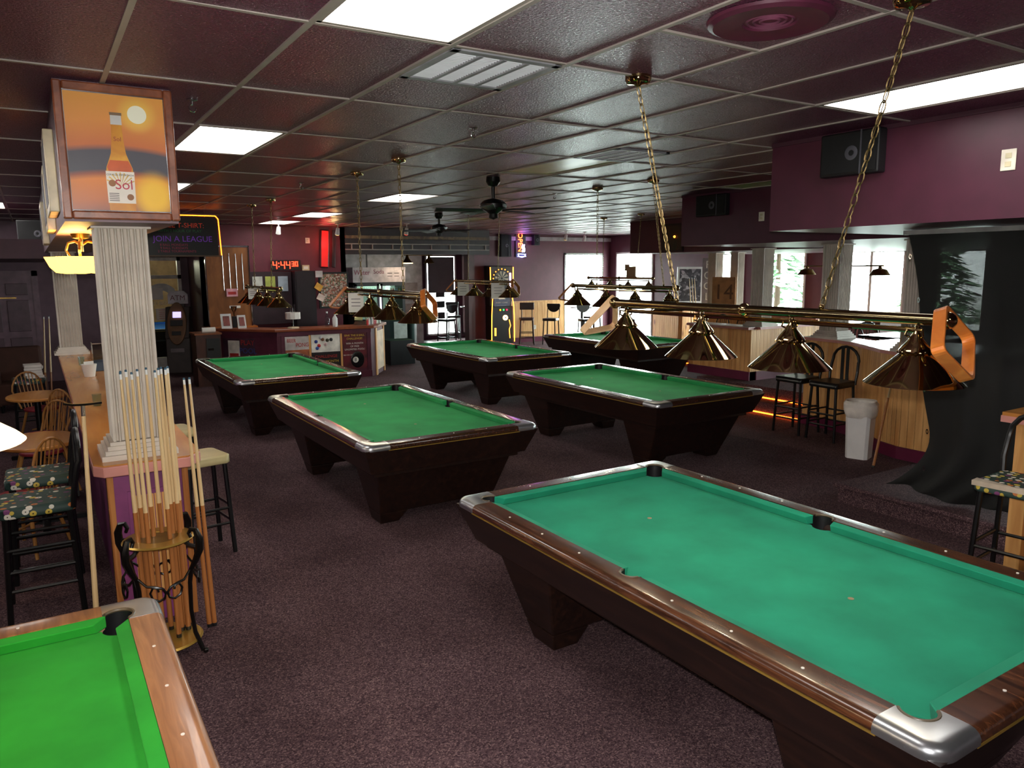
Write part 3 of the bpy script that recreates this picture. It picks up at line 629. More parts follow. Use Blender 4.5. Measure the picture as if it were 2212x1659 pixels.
# ================================================================== triangle racks hanging on the lamps
def ball_rack(label, hook, corners, mat, th=.046, name='triangle_rack'):
    """corners: offsets from the hook on the lamp bar; the first one hangs on the bar"""
    t = thing(name, label, 'ball rack', hook, 0, 'wooden ball racks hung on the lamps')
    C = [Vector(c) for c in corners]; m = len(C); ax = (C[1]-C[0]).cross(C[2]-C[0]).normalized(); cen = sum(C, Vector())/m; o, i_ = [], []
    for k in range(m):
        p = C[k]; a = (C[(k-1) % m]-p).normalized(); c = (C[(k+1) % m]-p).normalized(); rr = .04
        for q in range(5):
            f = q/4; w0, w1, w2 = (1-f)**2, 2*f*(1-f), f*f; v = (p+a*rr)*w0+p*w1+(p+c*rr)*w2; o.append(v)
            s_ = (cen-p).normalized(); i_.append(v+s_*.017)
    n = len(o); vs = [v+ax*th/2 for v in o]+[v+ax*th/2 for v in i_]+[v-ax*th/2 for v in o]+[v-ax*th/2 for v in i_]; fs = []
    for k in range(n):
        j = (k+1) % n; fs += [(k, j, n+j, n+k), (2*n+k, 3*n+k, 3*n+j, 2*n+j), (k, 2*n+k, 2*n+j, j), (n+k, n+j, 3*n+j, 3*n+k)]
    B().add(vs, fs).obj('frame', mat, t, bevel=.003); return t
def axes(p): v = Vector((p[0], p[1], 0)).normalized(); return Vector((v.y, -v.x, 0)), v, Vector((0, 0, 1))
def tri(label, hook, mat, open_=.5, side=.31):
    r, v, z = axes(hook); a = Vector((0, 0, .025)); bb = a-.68*side*r-.74*side*z; d = (math.cos(open_)*v+math.sin(open_)*(.75*r-.66*z)); c = (a+bb)/2+d.normalized()*side*.866
    return ball_rack(label, hook, [a, bb, c], mat)
def dia(label, hook, mat, k=1.0):
    r, v, z = axes(hook); a = Vector((0, 0, .03)); l = -.145*k*z-.26*k*v; q = .11*k*r-.14*k*z+.24*k*v
    return ball_rack(label, hook, [a, a+l, a+l+q, a+q], mat, .046, 'diamond_rack')
dia('honey wooden diamond rack on the right end of the nearest billiard lamp', (2.84, 1.54, 1.99), HONEY)
tri('pale wooden triangle rack at left end of the nearest lamp', (2.86, 3.42, 1.985), PALEW, .55)
dia('dark wooden diamond rack on the right end of the lamp before the drinks fridge', (2.86, 6.02, 1.968), HONEY)
tri('brown wooden triangle rack on the left end of the lamp before the drinks fridge', (2.86, 7.90, 1.968), HONEY, 1.1)
dia('dark wooden diamond rack on the right end of the lamp before the dart machine', (6.5, 10.35, 1.963), BUTT)
tri('dark wooden triangle rack on the left end of the lamp before the dart machine', (6.5, 12.24, 1.963), BUTT, 1.1)
tri('dark wooden triangle rack on left end of the lamp against the far windows', (6.0, 8.04, 1.953), BUTT, 1.1)
# paper notices hung on lamp bars
def notice(label, c, wd, h, rz, tilt=.0):
    t = thing('paper_notice', label, 'notice', c, rz, 'paper notices on the lamps'); B().box(-wd/2, wd/2, -.002, .002, -h, 0).obj('sheet', PAPER, t)
    for k in range(3): B().box(-wd*.3, wd*.3, -.003, -.002, -h*(.3+.18*k)-.006, -h*(.3+.18*k)).obj('print_line', INK, t)
notice('white paper notice hung between two shades of the lamp before the drinks fridge', (2.835, 7.58, 1.92), .16, .2, -.6)
notice('small white card on the lamp bar by the service desk', (2.815, 11.9, 1.885), .14, .16, -.6)
notice('white paper notice right of the dart board glow on a lamp', (6.475, 10.75, 1.92), .22, .26, -.6)
notice('white paper notice left of the dart board glow on a lamp', (6.475, 11.95, 1.92), .2, .24, -.6)
cbd = thing('cardboard_sign', 'brown cardboard sign standing on the lamp before the far windows', 'sign', (9.6, 11.05, 1.97), -.6); B().box(-.09, .09, -.004, .004, 0, .2).box(-.12, -.03, -.003, .003, .12, .24).obj('card', plain('cardboard', (150, 110, 76), .8), cbd)
# ================================================================== CUES
def cue_parts():
    t = thing('pool_cue', 'x', 'pool cue')
    B().lathe([(.0001, 0), (.0145, .0), (.0148, .02)], 10).obj('bumper', BLACKP, t, True)
    B().lathe([(.0148, .02), (.0138, .35), (.0118, .73)], 10).obj('butt', BUTT, t, True)
    B().lathe([(.0118, .73), (.0088, 1.2), (.0066, 1.435)], 10).obj('shaft', MAPLE, t, True)
    B().lathe([(.0067, 1.435), (.0066, 1.462)], 10).obj('ferrule', WHITE, t, True)
    B().lathe([(.0066, 1.462), (.006, 1.472), (.0001, 1.474)], 10).obj('tip', plain('cue_tip', (52, 84, 104), .8), t, True); return t
cue0 = None
def cue(label, p0, p1, group=None):
    global cue0
    if cue0 is None: cue0 = cue_parts(); o = cue0; o.location = p0
    else: o = dup(cue0, p0)
    o['label'] = label
    if group: o['group'] = group
    o.rotation_mode = 'QUATERNION'; o.rotation_quaternion = (Vector(p1)-Vector(p0)).to_track_quat('Z', 'Y'); return o
# ------------------------------------------------------------------ cue rack: gilt rings in a wrought-iron stand
RC = Vector((.475, 4.56, 0))
rk = thing('cue_rack', 'round gilt and wrought-iron cue rack at end of the bar counter', 'cue rack', RC)
def ringplate(z, r0, r1):
    b = B(); n = 36; b.lathe([(r0, z), (r1-.01, z), (r1, z+.008), (r1-.01, z+.016), (r0, z+.016), (r0, z)], n); return b
ringplate(.655, .105, .19).obj('upper_ring', GOLDP, rk, True); B().lathe([(.001, .66), (.105, .66), (.105, .668), (.001, .668)], 30).obj('cue_plate', plain('dull_brass', (150, 122, 66), .4, .7), rk)
B().lathe([(.001, .05), (.19, .05), (.2, .058), (.19, .068), (.001, .068)], 36).obj('lower_plate', GOLDP, rk, True)
for k in range(4):
    a = PI/4+k*PI/2; ca, sa = math.cos(a), math.sin(a); q = lambda r, z: (r*ca, r*sa, z)
    B().tube([q(.24, .012), q(.225, .05), q(.195, .12), (.18*ca, .18*sa, .25), q(.185, .42), q(.20, .50), q(.235, .56), q(.262, .62), q(.265, .68), q(.245, .73), q(.215, .735), q(.2, .71), q(.212, .685)], .013, 8, rs=[.012, .013, .012, .011, .012, .013, .018, .022, .021, .016, .013, .011, .009]).obj('leg', IRON, rk, True)
    B().ball(q(.255, .014), .016, 10, 6).obj('scroll_foot', IRON, rk, True)
    B().tube([q(.26, .63), q(.2, .64), q(.175, .655)], .012, 6).obj('bracket', IRON, rk, True)
    a2 = a+PI/4; pts = []
    def onr(t, z, r=.20): return (r*math.cos(t), r*math.sin(t), z)
    for s in (-1, 1):
        pts = [onr(a2+s*.72, .50), onr(a2+s*.5, .46), onr(a2+s*.3, .455), onr(a2+s*.1, .44), onr(a2+s*.02, .415), onr(a2+s*.06, .385), onr(a2+s*.2, .37), onr(a2+s*.36, .385), onr(a2+s*.42, .42), onr(a2+s*.34, .45), onr(a2+s*.22, .445), onr(a2+s*.2, .425)]
        B().tube(pts, .0062, 6).obj('scrollwork', IRON, rk, True)
tops = [(-.115, .02, 1.60), (-.085, .06, 1.61), (-.03, .05, 1.62), (-.07, -.07, 1.57), (.045, -.06, 1.575), (.075, .04, 1.60), (.095, .08, 1.605), (.11, .03, 1.595), (.13, .09, 1.60), (-.12, -.03, 1.57), (.02, .1, 1.62)]
for k, (x, y, z) in enumerate(sorted(tops, key=lambda p: p[0]-.1*p[1])):
    bx_, by_ = x*.95+.02, y*.8
    d = Vector((x-bx_, y-by_, 1.47)).normalized(); cue('%s pool cue from the left standing in the round cue rack' % ORD[k], RC+Vector((bx_, by_, .07)), RC+Vector((bx_, by_, .07))+d*1.474, 'cues in the round rack').scale = (1, 1, 1.06)
cue('left one of the two pool cues clipped to the counter corner', (.735, 4.70, 0), (.70, 4.74, 1.5), 'cues clipped to the counter corner').scale = (1, 1, 1.05); cue('right one of the two pool cues clipped to the counter corner', (.765, 4.70, 0), (.73, 4.745, 1.5), 'cues clipped to the counter corner').scale = (1, 1, 1.05)
cue('pool cue leaning on the pine half wall beside the white waste bin', (7.52, 4.66, 0), (7.95, 4.70, 1.40))
cue('left pool cue leaning by the far stool before the plum door', (-.02, 12.28, 0), (.08, 12.45, 1.47), 'cues near the plum door'); cue('right pool cue leaning by the far stool before the plum door', (.06, 12.28, 0), (.14, 12.4, 1.47), 'cues near the plum door')
for k in range(3): cue('%s pool cue from the left beside the vertical sign' % ORD[k], (12.75+k*.07, 12.5-k*.02, .36), (12.72+k*.08, 12.62, 1.83), 'cues by the dining columns')
bs = thing('bridge_stick', 'bridge stick with dark cross head leaning on the bar counter', 'bridge stick', (.13, 4.60, 0)); bs.rotation_mode = 'QUATERNION'; bs.rotation_quaternion = Vector((.05, .28, 1.5)).to_track_quat('Z', 'Y')
B().lathe([(.001, 0), (.016, 0), (.0145, .6), (.0105, 1.38)], 10).obj('shaft', MAPLE, bs, True); B().lathe([(.011, 1.38), (.011, 1.44)], 10).obj('ferrule', CHROME, bs, True)
B().tube([(-.09, -.03, 1.452), (-.05, 0, 1.448), (0, 0, 1.446), (.05, 0, 1.448), (.09, .03, 1.456)], .007, 8).obj('cross_head', IRON, bs, True)

# ================================================================== BAR COUNTER ON THE LEFT
bc = thing('bar_counter', 'long narrow oak bar counter with plum base on the left', 'counter', (.49, 8.4, 0))
B().poly([(-.29, -3.55), (-.24, -3.62), (.21, -3.62), (.29, -3.5), (.29, 3.7), (-.29, 3.7)], [(1.035, 0), (1.07, 0)]).obj('counter_top', OAKTOP, bc)
B().poly([(-.295, -3.555), (-.245, -3.628), (.213, -3.628), (.295, -3.505), (.295, -3.3), (-.295, -3.3)], [(1.0, 0), (1.062, 0)]).obj('end_edge', PINKED, bc, bevel=.006)
B().box(-.293, -.285, -3.5, 3.7, 1.02, 1.06).box(.285, .293, -3.5, 3.7, 1.02, 1.06).obj('side_edge', PINKED, bc)
B().box(-.19, .19, -3.42, 3.65, 0, 1.03).obj('base', plain('bright_plum_paint', (122, 56, 104), .45), bc)
B().box(-.225, -.19, -3.44, -3.36, 0, 1.03).box(.19, .225, -3.44, -3.36, 0, 1.03).obj('corner_post', BUTT, bc)
for k in range(5): B().box(-.1+k*.042, -.062+k*.042, -3.435, -3.42, .2, .82).obj('slat', PINES, bc)
B().box(-.12, .13, -3.43, -3.42, .17, .85).obj('panel', plain('bright_plum_paint', (122, 56, 104), .45), bc)
def tub(name, label, cat, loc, mat, h, r0, r1, group=None):
    t = thing(name, label, cat, loc, 0, group); B().lathe([(.001, 0), (r0, 0), (r1, h), (r1-.004, h), (r0-.004, .006), (.001, .006)], 20).obj('cup', mat, t, True); return t
nh = tub('napkin_cup', 'white paper cup of napkins on the oak bar counter', 'cup', (.42, 9.05, 1.07), PAPER, .13, .05, .075); B().cb((0, 0, .12), (.1, .004, .08), Matrix.Rotation(.4, 3, 'Z')).obj('napkin', PAPER, nh)
ab = thing('acrylic_box', 'clear acrylic box half hidden behind the near fluted column', 'box', (.63, 9.6, 1.07)); B().box(-.14, .1, -.13, -.126, 0, .3).box(-.14, -.136, -.13, .13, 0, .3).box(.096, .1, -.13, .13, 0, .3).box(-.14, .1, .126, .13, 0, .3).obj('walls', glass('acrylic', (215, 222, 228)), ab); B().box(-.14, .1, -.13, .13, .3, .31).obj('lid', CHROME, ab); B().box(.0, .08, -.12, -.1, .05, .26).obj('price_card', PAPER, ab); B().box(-.13, .09, -.12, .12, 0.002, .1).obj('contents', plain('grey_wrappers', (150, 156, 166), .4), ab)
for k, (x, y) in enumerate(((.36, 7.0), (.4, 10.2))): tub('water_glass', ('small clear glass on the near part of the bar counter', 'small clear glass on the far part of the bar counter')[k], 'glass', (x, y, 1.07), GLASS, .1, .03, .036, 'glasses on the bar counter')
# framed beer poster on the end of the soffit
fp = thing('framed_poster', 'wood-framed beer bottle poster on the end of the bar soffit', 'poster', (.43, 4.50, 2.765))
PW, PH = .272, .335
FRW = wood('reddish_frame_wood', (110, 56, 34), (156, 90, 58), (8, 8, 8), .35, 5, .3)
for s in (-1, 1):
    B().box(min(s*PW, s*(PW-.042)), max(s*PW, s*(PW-.042)), -.035, .02, -PH, PH).obj('frame_stile', FRW, fp, bevel=.008); B().box(-PW+.042, PW-.042, -.035, .02, min(s*PH, s*(PH-.042)), max(s*PH, s*(PH-.042))).obj('frame_rail', FRW, fp, bevel=.008)
B().box(-.233, .233, -.022, -.016, -.296, -.288).box(-.233, .233, -.022, -.016, .288, .296).box(-.233, -.227, -.022, -.016, -.29, .29).box(.227, .233, -.022, -.016, -.29, .29).obj('silver_border', CHROME, fp)
q = N('poster_sunset').set((230, 150, 60), .35)
sx_ = q.n('ShaderNodeSeparateXYZ'); q.l(q.coord(), sx_.inputs[0]); xx = q.n('ShaderNodeMath', operation='MULTIPLY'); q.l(sx_.outputs[0], xx.inputs[0]); q.l(sx_.outputs[0], xx.inputs[1])
yy = q.n('ShaderNodeMath', operation='MULTIPLY_ADD'); q.l(xx.outputs[0], yy.inputs[0]); yy.inputs[1].default_value = .4; q.l(sx_.outputs[2], yy.inputs[2])
mr = q.n('ShaderNodeMapRange'); q.l(yy.outputs[0], mr.inputs[0]); mr.inputs[1].default_value = -.29; mr.inputs[2].default_value = .32
pr = q.ramp([(0, (150, 84, 62)), (.1, (196, 104, 40)), (.27, (226, 128, 30)), (.315, (150, 70, 40)), (.345, (62, 60, 72)), (.50, (70, 66, 76)), (.55, (206, 110, 50)), (.75, (232, 150, 66)), (1, (236, 164, 72))], mr.outputs[0]); 
col_ = pr.outputs['Color']
for (px_, pz_, rx_, rz_, c_) in ((.155, -.21, .13, .15, (250, 196, 40)), (.10, .20, .11, .11, (246, 196, 84))):
    mp_ = q.n('ShaderNodeCombineXYZ')
    for src, cc, rr_, k_ in ((sx_.outputs[0], px_, rx_, 0), (sx_.outputs[2], pz_, rz_, 2)):
        m1 = q.n('ShaderNodeMath', operation='SUBTRACT'); q.l(src, m1.inputs[0]); m1.inputs[1].default_value = cc
        m2 = q.n('ShaderNodeMath', operation='DIVIDE'); q.l(m1.outputs[0], m2.inputs[0]); m2.inputs[1].default_value = rr_; q.l(m2.outputs[0], mp_.inputs[k_])
    ln_ = q.n('ShaderNodeVectorMath', operation='LENGTH'); q.l(mp_.outputs[0], ln_.inputs[0])
    sm_ = q.n('ShaderNodeMapRange', interpolation_type='SMOOTHSTEP'); q.l(ln_.outputs['Value'], sm_.inputs[0]); sm_.inputs[1].default_value = .3; sm_.inputs[2].default_value = 1.0; sm_.inputs[3].default_value = 1; sm_.inputs[4].default_value = 0
    mx_ = q.n('ShaderNodeMixRGB'); q.l(sm_.outputs[0], mx_.inputs['Fac']); q.l(col_, mx_.inputs[1]); mx_.inputs[2].default_value = (*lin(c_), 1); col_ = mx_.outputs[0]
q.l(col_, q.b.inputs['Base Color'])
pic = B().box(-.228, .228, -.016, -.012, -.29, .29).obj('print', q.m, fp)
def disc(c, r, z): return B().poly(arc(c[0], c[1], r, 0, 350, 35), [(z, 0), (z+.0008, 0)])
RX = Matrix(((1, 0, 0, 0), (0, 0, 1, 0), (0, 1, 0, 0), (0, 0, 0, 1)))     # outline drawn in XZ
def flat(pts, d, name, mat, par):
    return B().add(*xz(pts, d)).obj(name, mat, par)
def xz(pts, d):
    n = len(pts); vs = [(a, -d, c) for a, c in pts]+[(a, -d+.0006, c) for a, c in pts]
    return vs, [tuple(range(n)), tuple(range(2*n-1, n-1, -1))]+[(i, (i+1) % n, n+(i+1) % n, n+i) for i in range(n)]
flat(arc(.10, .20, .045, 0, 350, 36), .0176, 'sun', plain('sun_white', (250, 250, 226), .4, var=.0), pic)
bo = [(-.06, -.29), (.062, -.29), (.064, -.1), (.06, -.07), (.045, -.03), (.035, .0), (.028, .06), (.024, .135), (.026, .14), (.026, .188), (-.026, .188), (-.026, .14), (-.024, .135), (-.028, .06), (-.035, 0), (-.045, -.03), (-.06, -.07), (-.064, -.1)]
bt = flat(bo, .0186, 'bottle', wood('amber_beer', (200, 120, 16), (228, 166, 44), (3, 3, 5), .3), fp)
flat([(-.05, -.095), (.05, -.095), (.058, -.07), (.042, -.035), (-.042, -.035), (-.058, -.07)], .0192, 'shoulder', plain('amber_dark', (196, 84, 26), .3), bt)
flat([(-.064, -.25), (.064, -.25), (.066, -.09), (-.066, -.09)], .02, 'bottle_label', plain('label_cream', (236, 226, 214), .5, var=.03), bt); flat([(-.026, .142), (.026, .142), (.025, .19), (-.025, .19)], .02, 'neck_foil', plain('foil_silver', (206, 204, 200), .4), bt); flat([(-.028, .188), (.028, .188), (.028, .202), (-.028, .202)], .0205, 'cap', plain('cap_brown', (120, 92, 60), .4), bt)
for k in range(9):
    a = math.radians(25+k*16.2); flat([(.0, -.165), (.07*math.cos(a-.05), -.165+.07*math.sin(a-.05)), (.07*math.cos(a+.05), -.165+.07*math.sin(a+.05))], .0203, 'label_ray', plain('ray_gold', (214, 176, 96), .5), bt)
SOLR = plain('label_red', (186, 38, 62), .5); text('label_lettering', 'Sol', .07, SOLR, bt, (.014, -.0215, -.158), FRONT, extrude=.0004); text('label_lettering', 'CERVEZA IMPORTADA', .0125, INK, bt, (0, -.0215, -.108), FRONT, extrude=.0003); text('neck_lettering', 'Sol', .03, plain('neck_red', (150, 50, 20), .5), bt, (0, -.0205, .07), FRONT, extrude=.0003)
flat(arc(-.04, -.15, .017, 0, 350, 18), .0206, 'emblem', plain('emblem_brown', (150, 96, 52), .5), bt); flat(arc(.04, -.218, .016, 0, 350, 18), .0206, 'emblem', plain('emblem_brown', (150, 96, 52), .5), bt)
for k in range(5): flat([(-.058, -.2-.009*k), (-.012, -.2-.009*k), (-.012, -.203-.009*k), (-.058, -.203-.009*k)], .0206, 'print_line', INK, bt)
# framed pictures along the side of the soffit
for k, (y, z0, z1) in enumerate(((5.35, 2.50, 2.95), (6.3, 2.44, 2.86), (8.6, 2.42, 2.80))):
    t = thing('picture_frame', ('upper cream picture frame edge-on on the soffit side, nearest', 'second cream picture frame edge-on on the soffit side', 'farthest cream picture frame edge-on on the soffit side')[k], 'picture', (.165, y, z0), 0, 'cream frames on the soffit side')
    B().box(-.05, 0, -.3, .3, 0, z1-z0).obj('frame', plain('cream_frame', (222, 206, 168), .35), t, bevel=.006); B().box(-.053, -.05, -.25, .25, .05, z1-z0-.05).obj('print', plain('dark_picture', (66, 54, 58), .4), t)
# amber glass lamp under the soffit
al = thing('amber_ceiling_lamp', 'lit amber scalloped glass lamp under the bar soffit', 'lamp', (.30, 6.0, 2.42))
B().lathe([(.06, 0), (.05, -.03), (.015, -.04), (.012, -.12)], 20).obj('canopy', BRASSD, al, True)
for k in range(3):
    a = math.radians(-100+k*120); ca, sa = math.cos(a)*.105, math.sin(a)*.13
    B().tube([(0, 0, -.08), (ca*.4, sa*.4, -.05), (ca*.9, sa*.9, -.06), (ca*1.1, sa*1.1, -.11), (ca*.9, sa*.9, -.15)], .009, 8).obj('scroll_arm', BRASSD, al, True)
    B().lathe([(.02, -.27), (.08, -.262), (.115, -.225), (.14, -.155), (.137, -.155), (.11, -.223), (.02, -.26)], 40, (ca, sa, 0), wob=lambda t, z: .06*math.sin(8*t) if z > -.19 else 0).obj('glass_bowl', AMB, al, True)
    lamp_light('bulb_light', AMBER*5, (1, .66, .22), (ca, sa, -.14), al, .04)

# ================================================================== SEATING
def stool(name, label, cat, loc, rz, seat=BLACKV, frame=BLACKM, h=.75, back='arch', sw=.38, torn=False, group=None, rung=(.2, .34)):
    """faces local -Y (front); back on +Y"""
    t = thing(name, label, cat, loc, rz, group); k = sw/2
    B().poly([(-k+.03, -k), (k-.03, -k), (k, -k+.03), (k-.02, k-.03), (k-.05, k), (-k+.05, k), (-k+.02, k-.03), (-k, -k+.03)], [(h-.07, 0), (h-.012, 0), (h, .0)]).obj('seat', seat, t, True, bevel=.014, angle=60)
    if torn: B().poly([(-k-.003, -k-.004), (k*.9, -k-.004), (k*.7, -k+.05), (0, -k+.02), (-k*.5, -k+.06), (-k-.003, -k+.08)], [(h-.03, 0), (h+.002, 0)]).obj('torn_edge', plain('seat_foam', (196, 180, 160), .9), t)
    g = k-.03
    for sx in (-1, 1):
        for sy in (-1, 1): B().cyl((sx*(g+.02), sy*(g+.02), 0), (sx*(g-.01), sy*(g-.01), h-.055), .0175, n=8).obj('leg', frame, t, True)
    for z in rung:
        for s in (-1, 1): B().cyl((-g, s*(g+.008), z), (g, s*(g+.008), z), .011, n=6).cyl((s*(g+.008), -g, z+.02), (s*(g+.008), g, z+.02), .011, n=6).obj('rung', frame, t, True)
    if back == 'arch':
        pts = [(-k+.03, k-.02, h-.05), (-k+.02, k, h+.1), (-k+.03, k+.025, h+.22)] + [((k-.03)*math.cos(PI-a*PI/8), k+.035, h+.24+.17*math.sin(a*PI/8)) for a in range(9)] + [(k-.03, k+.025, h+.22), (k-.02, k, h+.1), (k-.03, k-.02, h-.05)]
        B().tube(pts, .018, 8).obj('back_frame', frame, t, True)
        for x in (-.035, .035): B().box(x-.02, x+.02, k+.015, k+.025, h-.02, h+.40).obj('back_slat', frame, t)
    if back == 'spindle':
        pts = [(-k+.03, k-.02, h-.03)] + [((k-.03)*math.cos(PI-a*PI/10), k+.03, h+.2+.22*math.sin(a*PI/10)) for a in range(11)] + [(k-.03, k-.02, h-.03)]
        B().tube(pts, .012, 8).obj('back_hoop', frame, t, True)
        for x in (-.1, -.05, 0, .05, .1): B().cyl((x, k-.02, h-.02), (x*1.05, k+.03, h+.2+.21*math.sqrt(max(.05, 1-(x/(k-.03))**2))), .006, n=6).obj('spindle', frame, t, True)
    if back == 'moon':
        for s in (-1, 1): B().tube([(s*g, g, h-.05), (s*(g+.01), k+.01, h+.1), (s*(g+.0), k+.03, h+.36)], .011, 8).obj('back_post', frame, t, True)
        B().poly(arc(0, h+.36, .2, 180, 360, 14)+[(.19, h+.40), (-.19, h+.40)], [(0, 0), (.03, 0)]).obj('back_pad', seat, t, bevel=.01).matrix_local = Matrix(((1, 0, 0, 0), (0, 0, 1, k+.01), (0, 1, 0, 0), (0, 0, 0, 1)))
        B().tube([(-g, -g, .12), (-g*.5, 0, .26), (0, 0, .28), (g*.5, 0, .26), (g, g, .12)], .008, 6).obj('foot_arch', frame, t, True)
    if back == 'panel':
        for s in (-1, 1): B().cyl((s*g*.8, g, h-.05), (s*g*.8, k+.05, h+.3), .013, n=8).obj('back_post', frame, t, True)
        B().cb((0, k+.05, h+.34), (sw*.95, .035, .2)).obj('back_pad', seat, t, bevel=.02)
    return t
GB = 'bar stools with billiard ball print seats'
stool('bar_stool', 'nearest left bar stool with billiard ball print seat, by the bar counter', 'stool', (-.10, 5.55, 0), -PI/2, BALLS, BLACKM, .75, 'arch', .42, group=GB, rung=(.2, .32, .46))
stool('bar_stool', 'second left bar stool with billiard ball print seat, behind the nearest one', 'stool', (-.08, 6.28, 0), -PI/2, BALLS, BLACKM, .75, 'arch', .42, group=GB, rung=(.2, .32, .46))
stool('bar_stool', 'far left bar stool with green print seat, holding a stack of papers', 'stool', (-.16, 12.0, 0), PI, BALLS, BLACKM, .75, None, .4, group=GB)
stool('bar_stool', 'bar stool with torn billiard ball print seat at the right edge', 'stool', (5.3, 2.25, 0), -PI/2+.1, BALLS, BLACKM, .78, 'arch', .44, True, GB)
stool('bar_stool', 'backless black stool with beige seat nearest the cue rack', 'stool', (.97, 6.05, 0), .15, BEIGEV, BLACKM, .78, None, .34, group='backless beige stools', rung=(.24, .36))
stool('bar_stool', 'backless black stool with beige seat, farther one beside the bar counter', 'stool', (.93, 7.2, 0), .1, BEIGEV, BLACKM, .78, None, .34, group='backless beige stools', rung=(.24, .36))
stool('bar_stool', 'black arch-back stool at the pine half wall, left of the pair', 'stool', (8.36, 6.3, 0), -PI/2, BLACKV, BLACKM, .74, 'arch', .42, group='black arch-back stools'); stool('bar_stool', 'black arch-back stool at the pine half wall, beside the waste bin', 'stool', (8.36, 5.79, 0), -PI/2, BLACKV, BLACKM, .74, 'arch', .42, group='black arch-back stools')
stool('bar_stool', 'far spindle-back stool seen between lamp shades, left of two', 'stool', (11.90, 11.05, 0), -PI/2, BALLS, BLACKM, .75, 'spindle', .4, group='far spindle-back stools'); stool('bar_stool', 'far spindle-back stool seen between lamp shades, right of two', 'stool', (11.90, 10.5, 0), -PI/2, BALLS, BLACKM, .75, 'spindle', .4, group='far spindle-back stools')
stool('high_chair', 'brown high chair right of the dart machine by the wainscot', 'chair', (11.75, 17.95, 0), 2.6, plain('brown_vinyl', (62, 42, 36), .5), plain('dark_brown_frame', (50, 30, 24), .5), .76, 'panel', .42)
GM = 'black half-moon-back chairs'
for x, y, a, lb in ((12.35, 17.6, 2.2, 'black half-moon-back chair before the wainscot, leftmost by the far window'), (12.95, 16.75, 2.9, 'black half-moon-back chair in front of the bright far window, second from left'), (13.75, 17.5, 3.4, 'black half-moon-back chair in front of the bright far window, third from left'), (13.9, 16.1, 3.9, 'black half-moon-back chair right of the far window table'), (9.85, 19.2, .3, 'black half-moon-back chair before the white-framed door'), (10.75, 20.5, 2.8, 'black half-moon-back chair behind the high table in the drinks room'), (11.75, 19.4, 1.7, 'black half-moon-back chair left of the dart machine')):
    stool('high_chair', lb, 'chair', (x, y, 0), a+PI, BLACKV, BLACKM, .74, 'moon', .4, group=GM, rung=(.2,))
def ped_table(label, loc, r, h, top, edge, oval=1.0, group='pedestal tables'):
    t = thing('pedestal_table', label, 'table', loc, 0, group); B().poly([(r*math.cos(a*PI/20), r*oval*math.sin(a*PI/20)) for a in range(40)], [(h-.03, 0), (h, 0)]).obj('table_top', top, t, True, bevel=.008)
    B().cyl((0, 0, .0), (0, 0, h-.03), .035, n=14).obj('post', BLACKM, t, True)
    for a in range(4): B().cb((.16*math.cos(a*PI/2), .16*math.sin(a*PI/2), .02), (.3, .06, .04), Matrix.Rotation(a*PI/2, 3, 'Z')).obj('foot', BLACKM, t)
    return t
ped_table('oval oak pedestal table left of the bar counter, nearer one', (-.08, 7.55, 0), .31, .74, OAKTOP, OAKTOP, 1.25); ped_table('oval oak pedestal table left of the bar counter, farther one', (-.08, 10.35, 0), .31, .74, OAKTOP, OAKTOP, 1.25)
GREYL = plain('grey_laminate', (150, 146, 150), .25); ped_table('small high table before the bright far window', (13.25, 17.35, 0), .34, 1.04, GREYL, GREYL); ht = ped_table('small high table with a menu cup beside the white-framed door', (11.0, 19.75, 0), .36, 1.04, GREYL, GREYL)
tub('napkin_cup', 'white paper cup on the high table by the white-framed door', 'cup', (10.95, 19.7, 1.04), PAPER, .15, .06, .08); nb = tub('napkin_cup', 'grey paper cup on the high table before the far window', 'cup', (13.2, 17.3, 1.04), PAPER, .15, .06, .08)
def windsor(label, loc, rz):
    t = thing('windsor_chair', label, 'chair', loc, rz, 'oak windsor chairs'); B().poly([(.2*math.cos(a*PI/10), .2*math.sin(a*PI/10)) for a in range(20)], [(.43, 0), (.46, 0)]).obj('seat', plain('maroon_seat', (128, 34, 44), .5), t, bevel=.008)
    for sx in (-1, 1):
        for sy in (-1, 1): B().cyl((sx*.2, sy*.2, 0), (sx*.12, sy*.12, .43), .013, .017, 8).obj('leg', CHAIRW, t, True)
    B().tube([(-.17, .14, .46), (-.19, .2, .6)] + [(.2*math.cos(PI-a*PI/10), .24, .68+.22*math.sin(a*PI/10)) for a in range(11)] + [(.19, .2, .6), (.17, .14, .46)], .011, 8).obj('back_hoop', CHAIRW, t, True)
    for x in (-.12, -.07, -.025, .025, .07, .12): B().cyl((x*.9, .16, .46), (x*1.05, .238, .68+.21*math.sqrt(1-(x/.2)**2)), .006, n=6).obj('spindle', CHAIRW, t, True)
    B().cyl((-.16, 0, .2), (.16, 0, .2), .009, n=6).obj('stretcher', CHAIRW, t, True)
windsor('oak windsor chair behind the farther oval table', (-.04, 11.2, 0), 2.2-PI/2); windsor('oak windsor chair between the two oval tables, nearer the far one', (-.06, 9.35, 0), .6-PI/2); windsor('oak windsor chair just behind the nearer oval table', (-.06, 8.5, 0), .8-PI/2); windsor('oak windsor chair beneath the near edge of the nearer oval table', (-.2, 6.85, 0), -2.2)
ps = thing('paper_stack', 'stack of white papers on the far green stool', 'papers', (-.1, 12.0, .752)); b = B()
for k in range(5): b.cb((random.uniform(-.01, .01), random.uniform(-.01, .01), .02+k*.036), (.2, .26, .032), Matrix.Rotation(random.uniform(-.2, .2), 3, 'Z'))
b.obj('sheets', PAPER, ps)
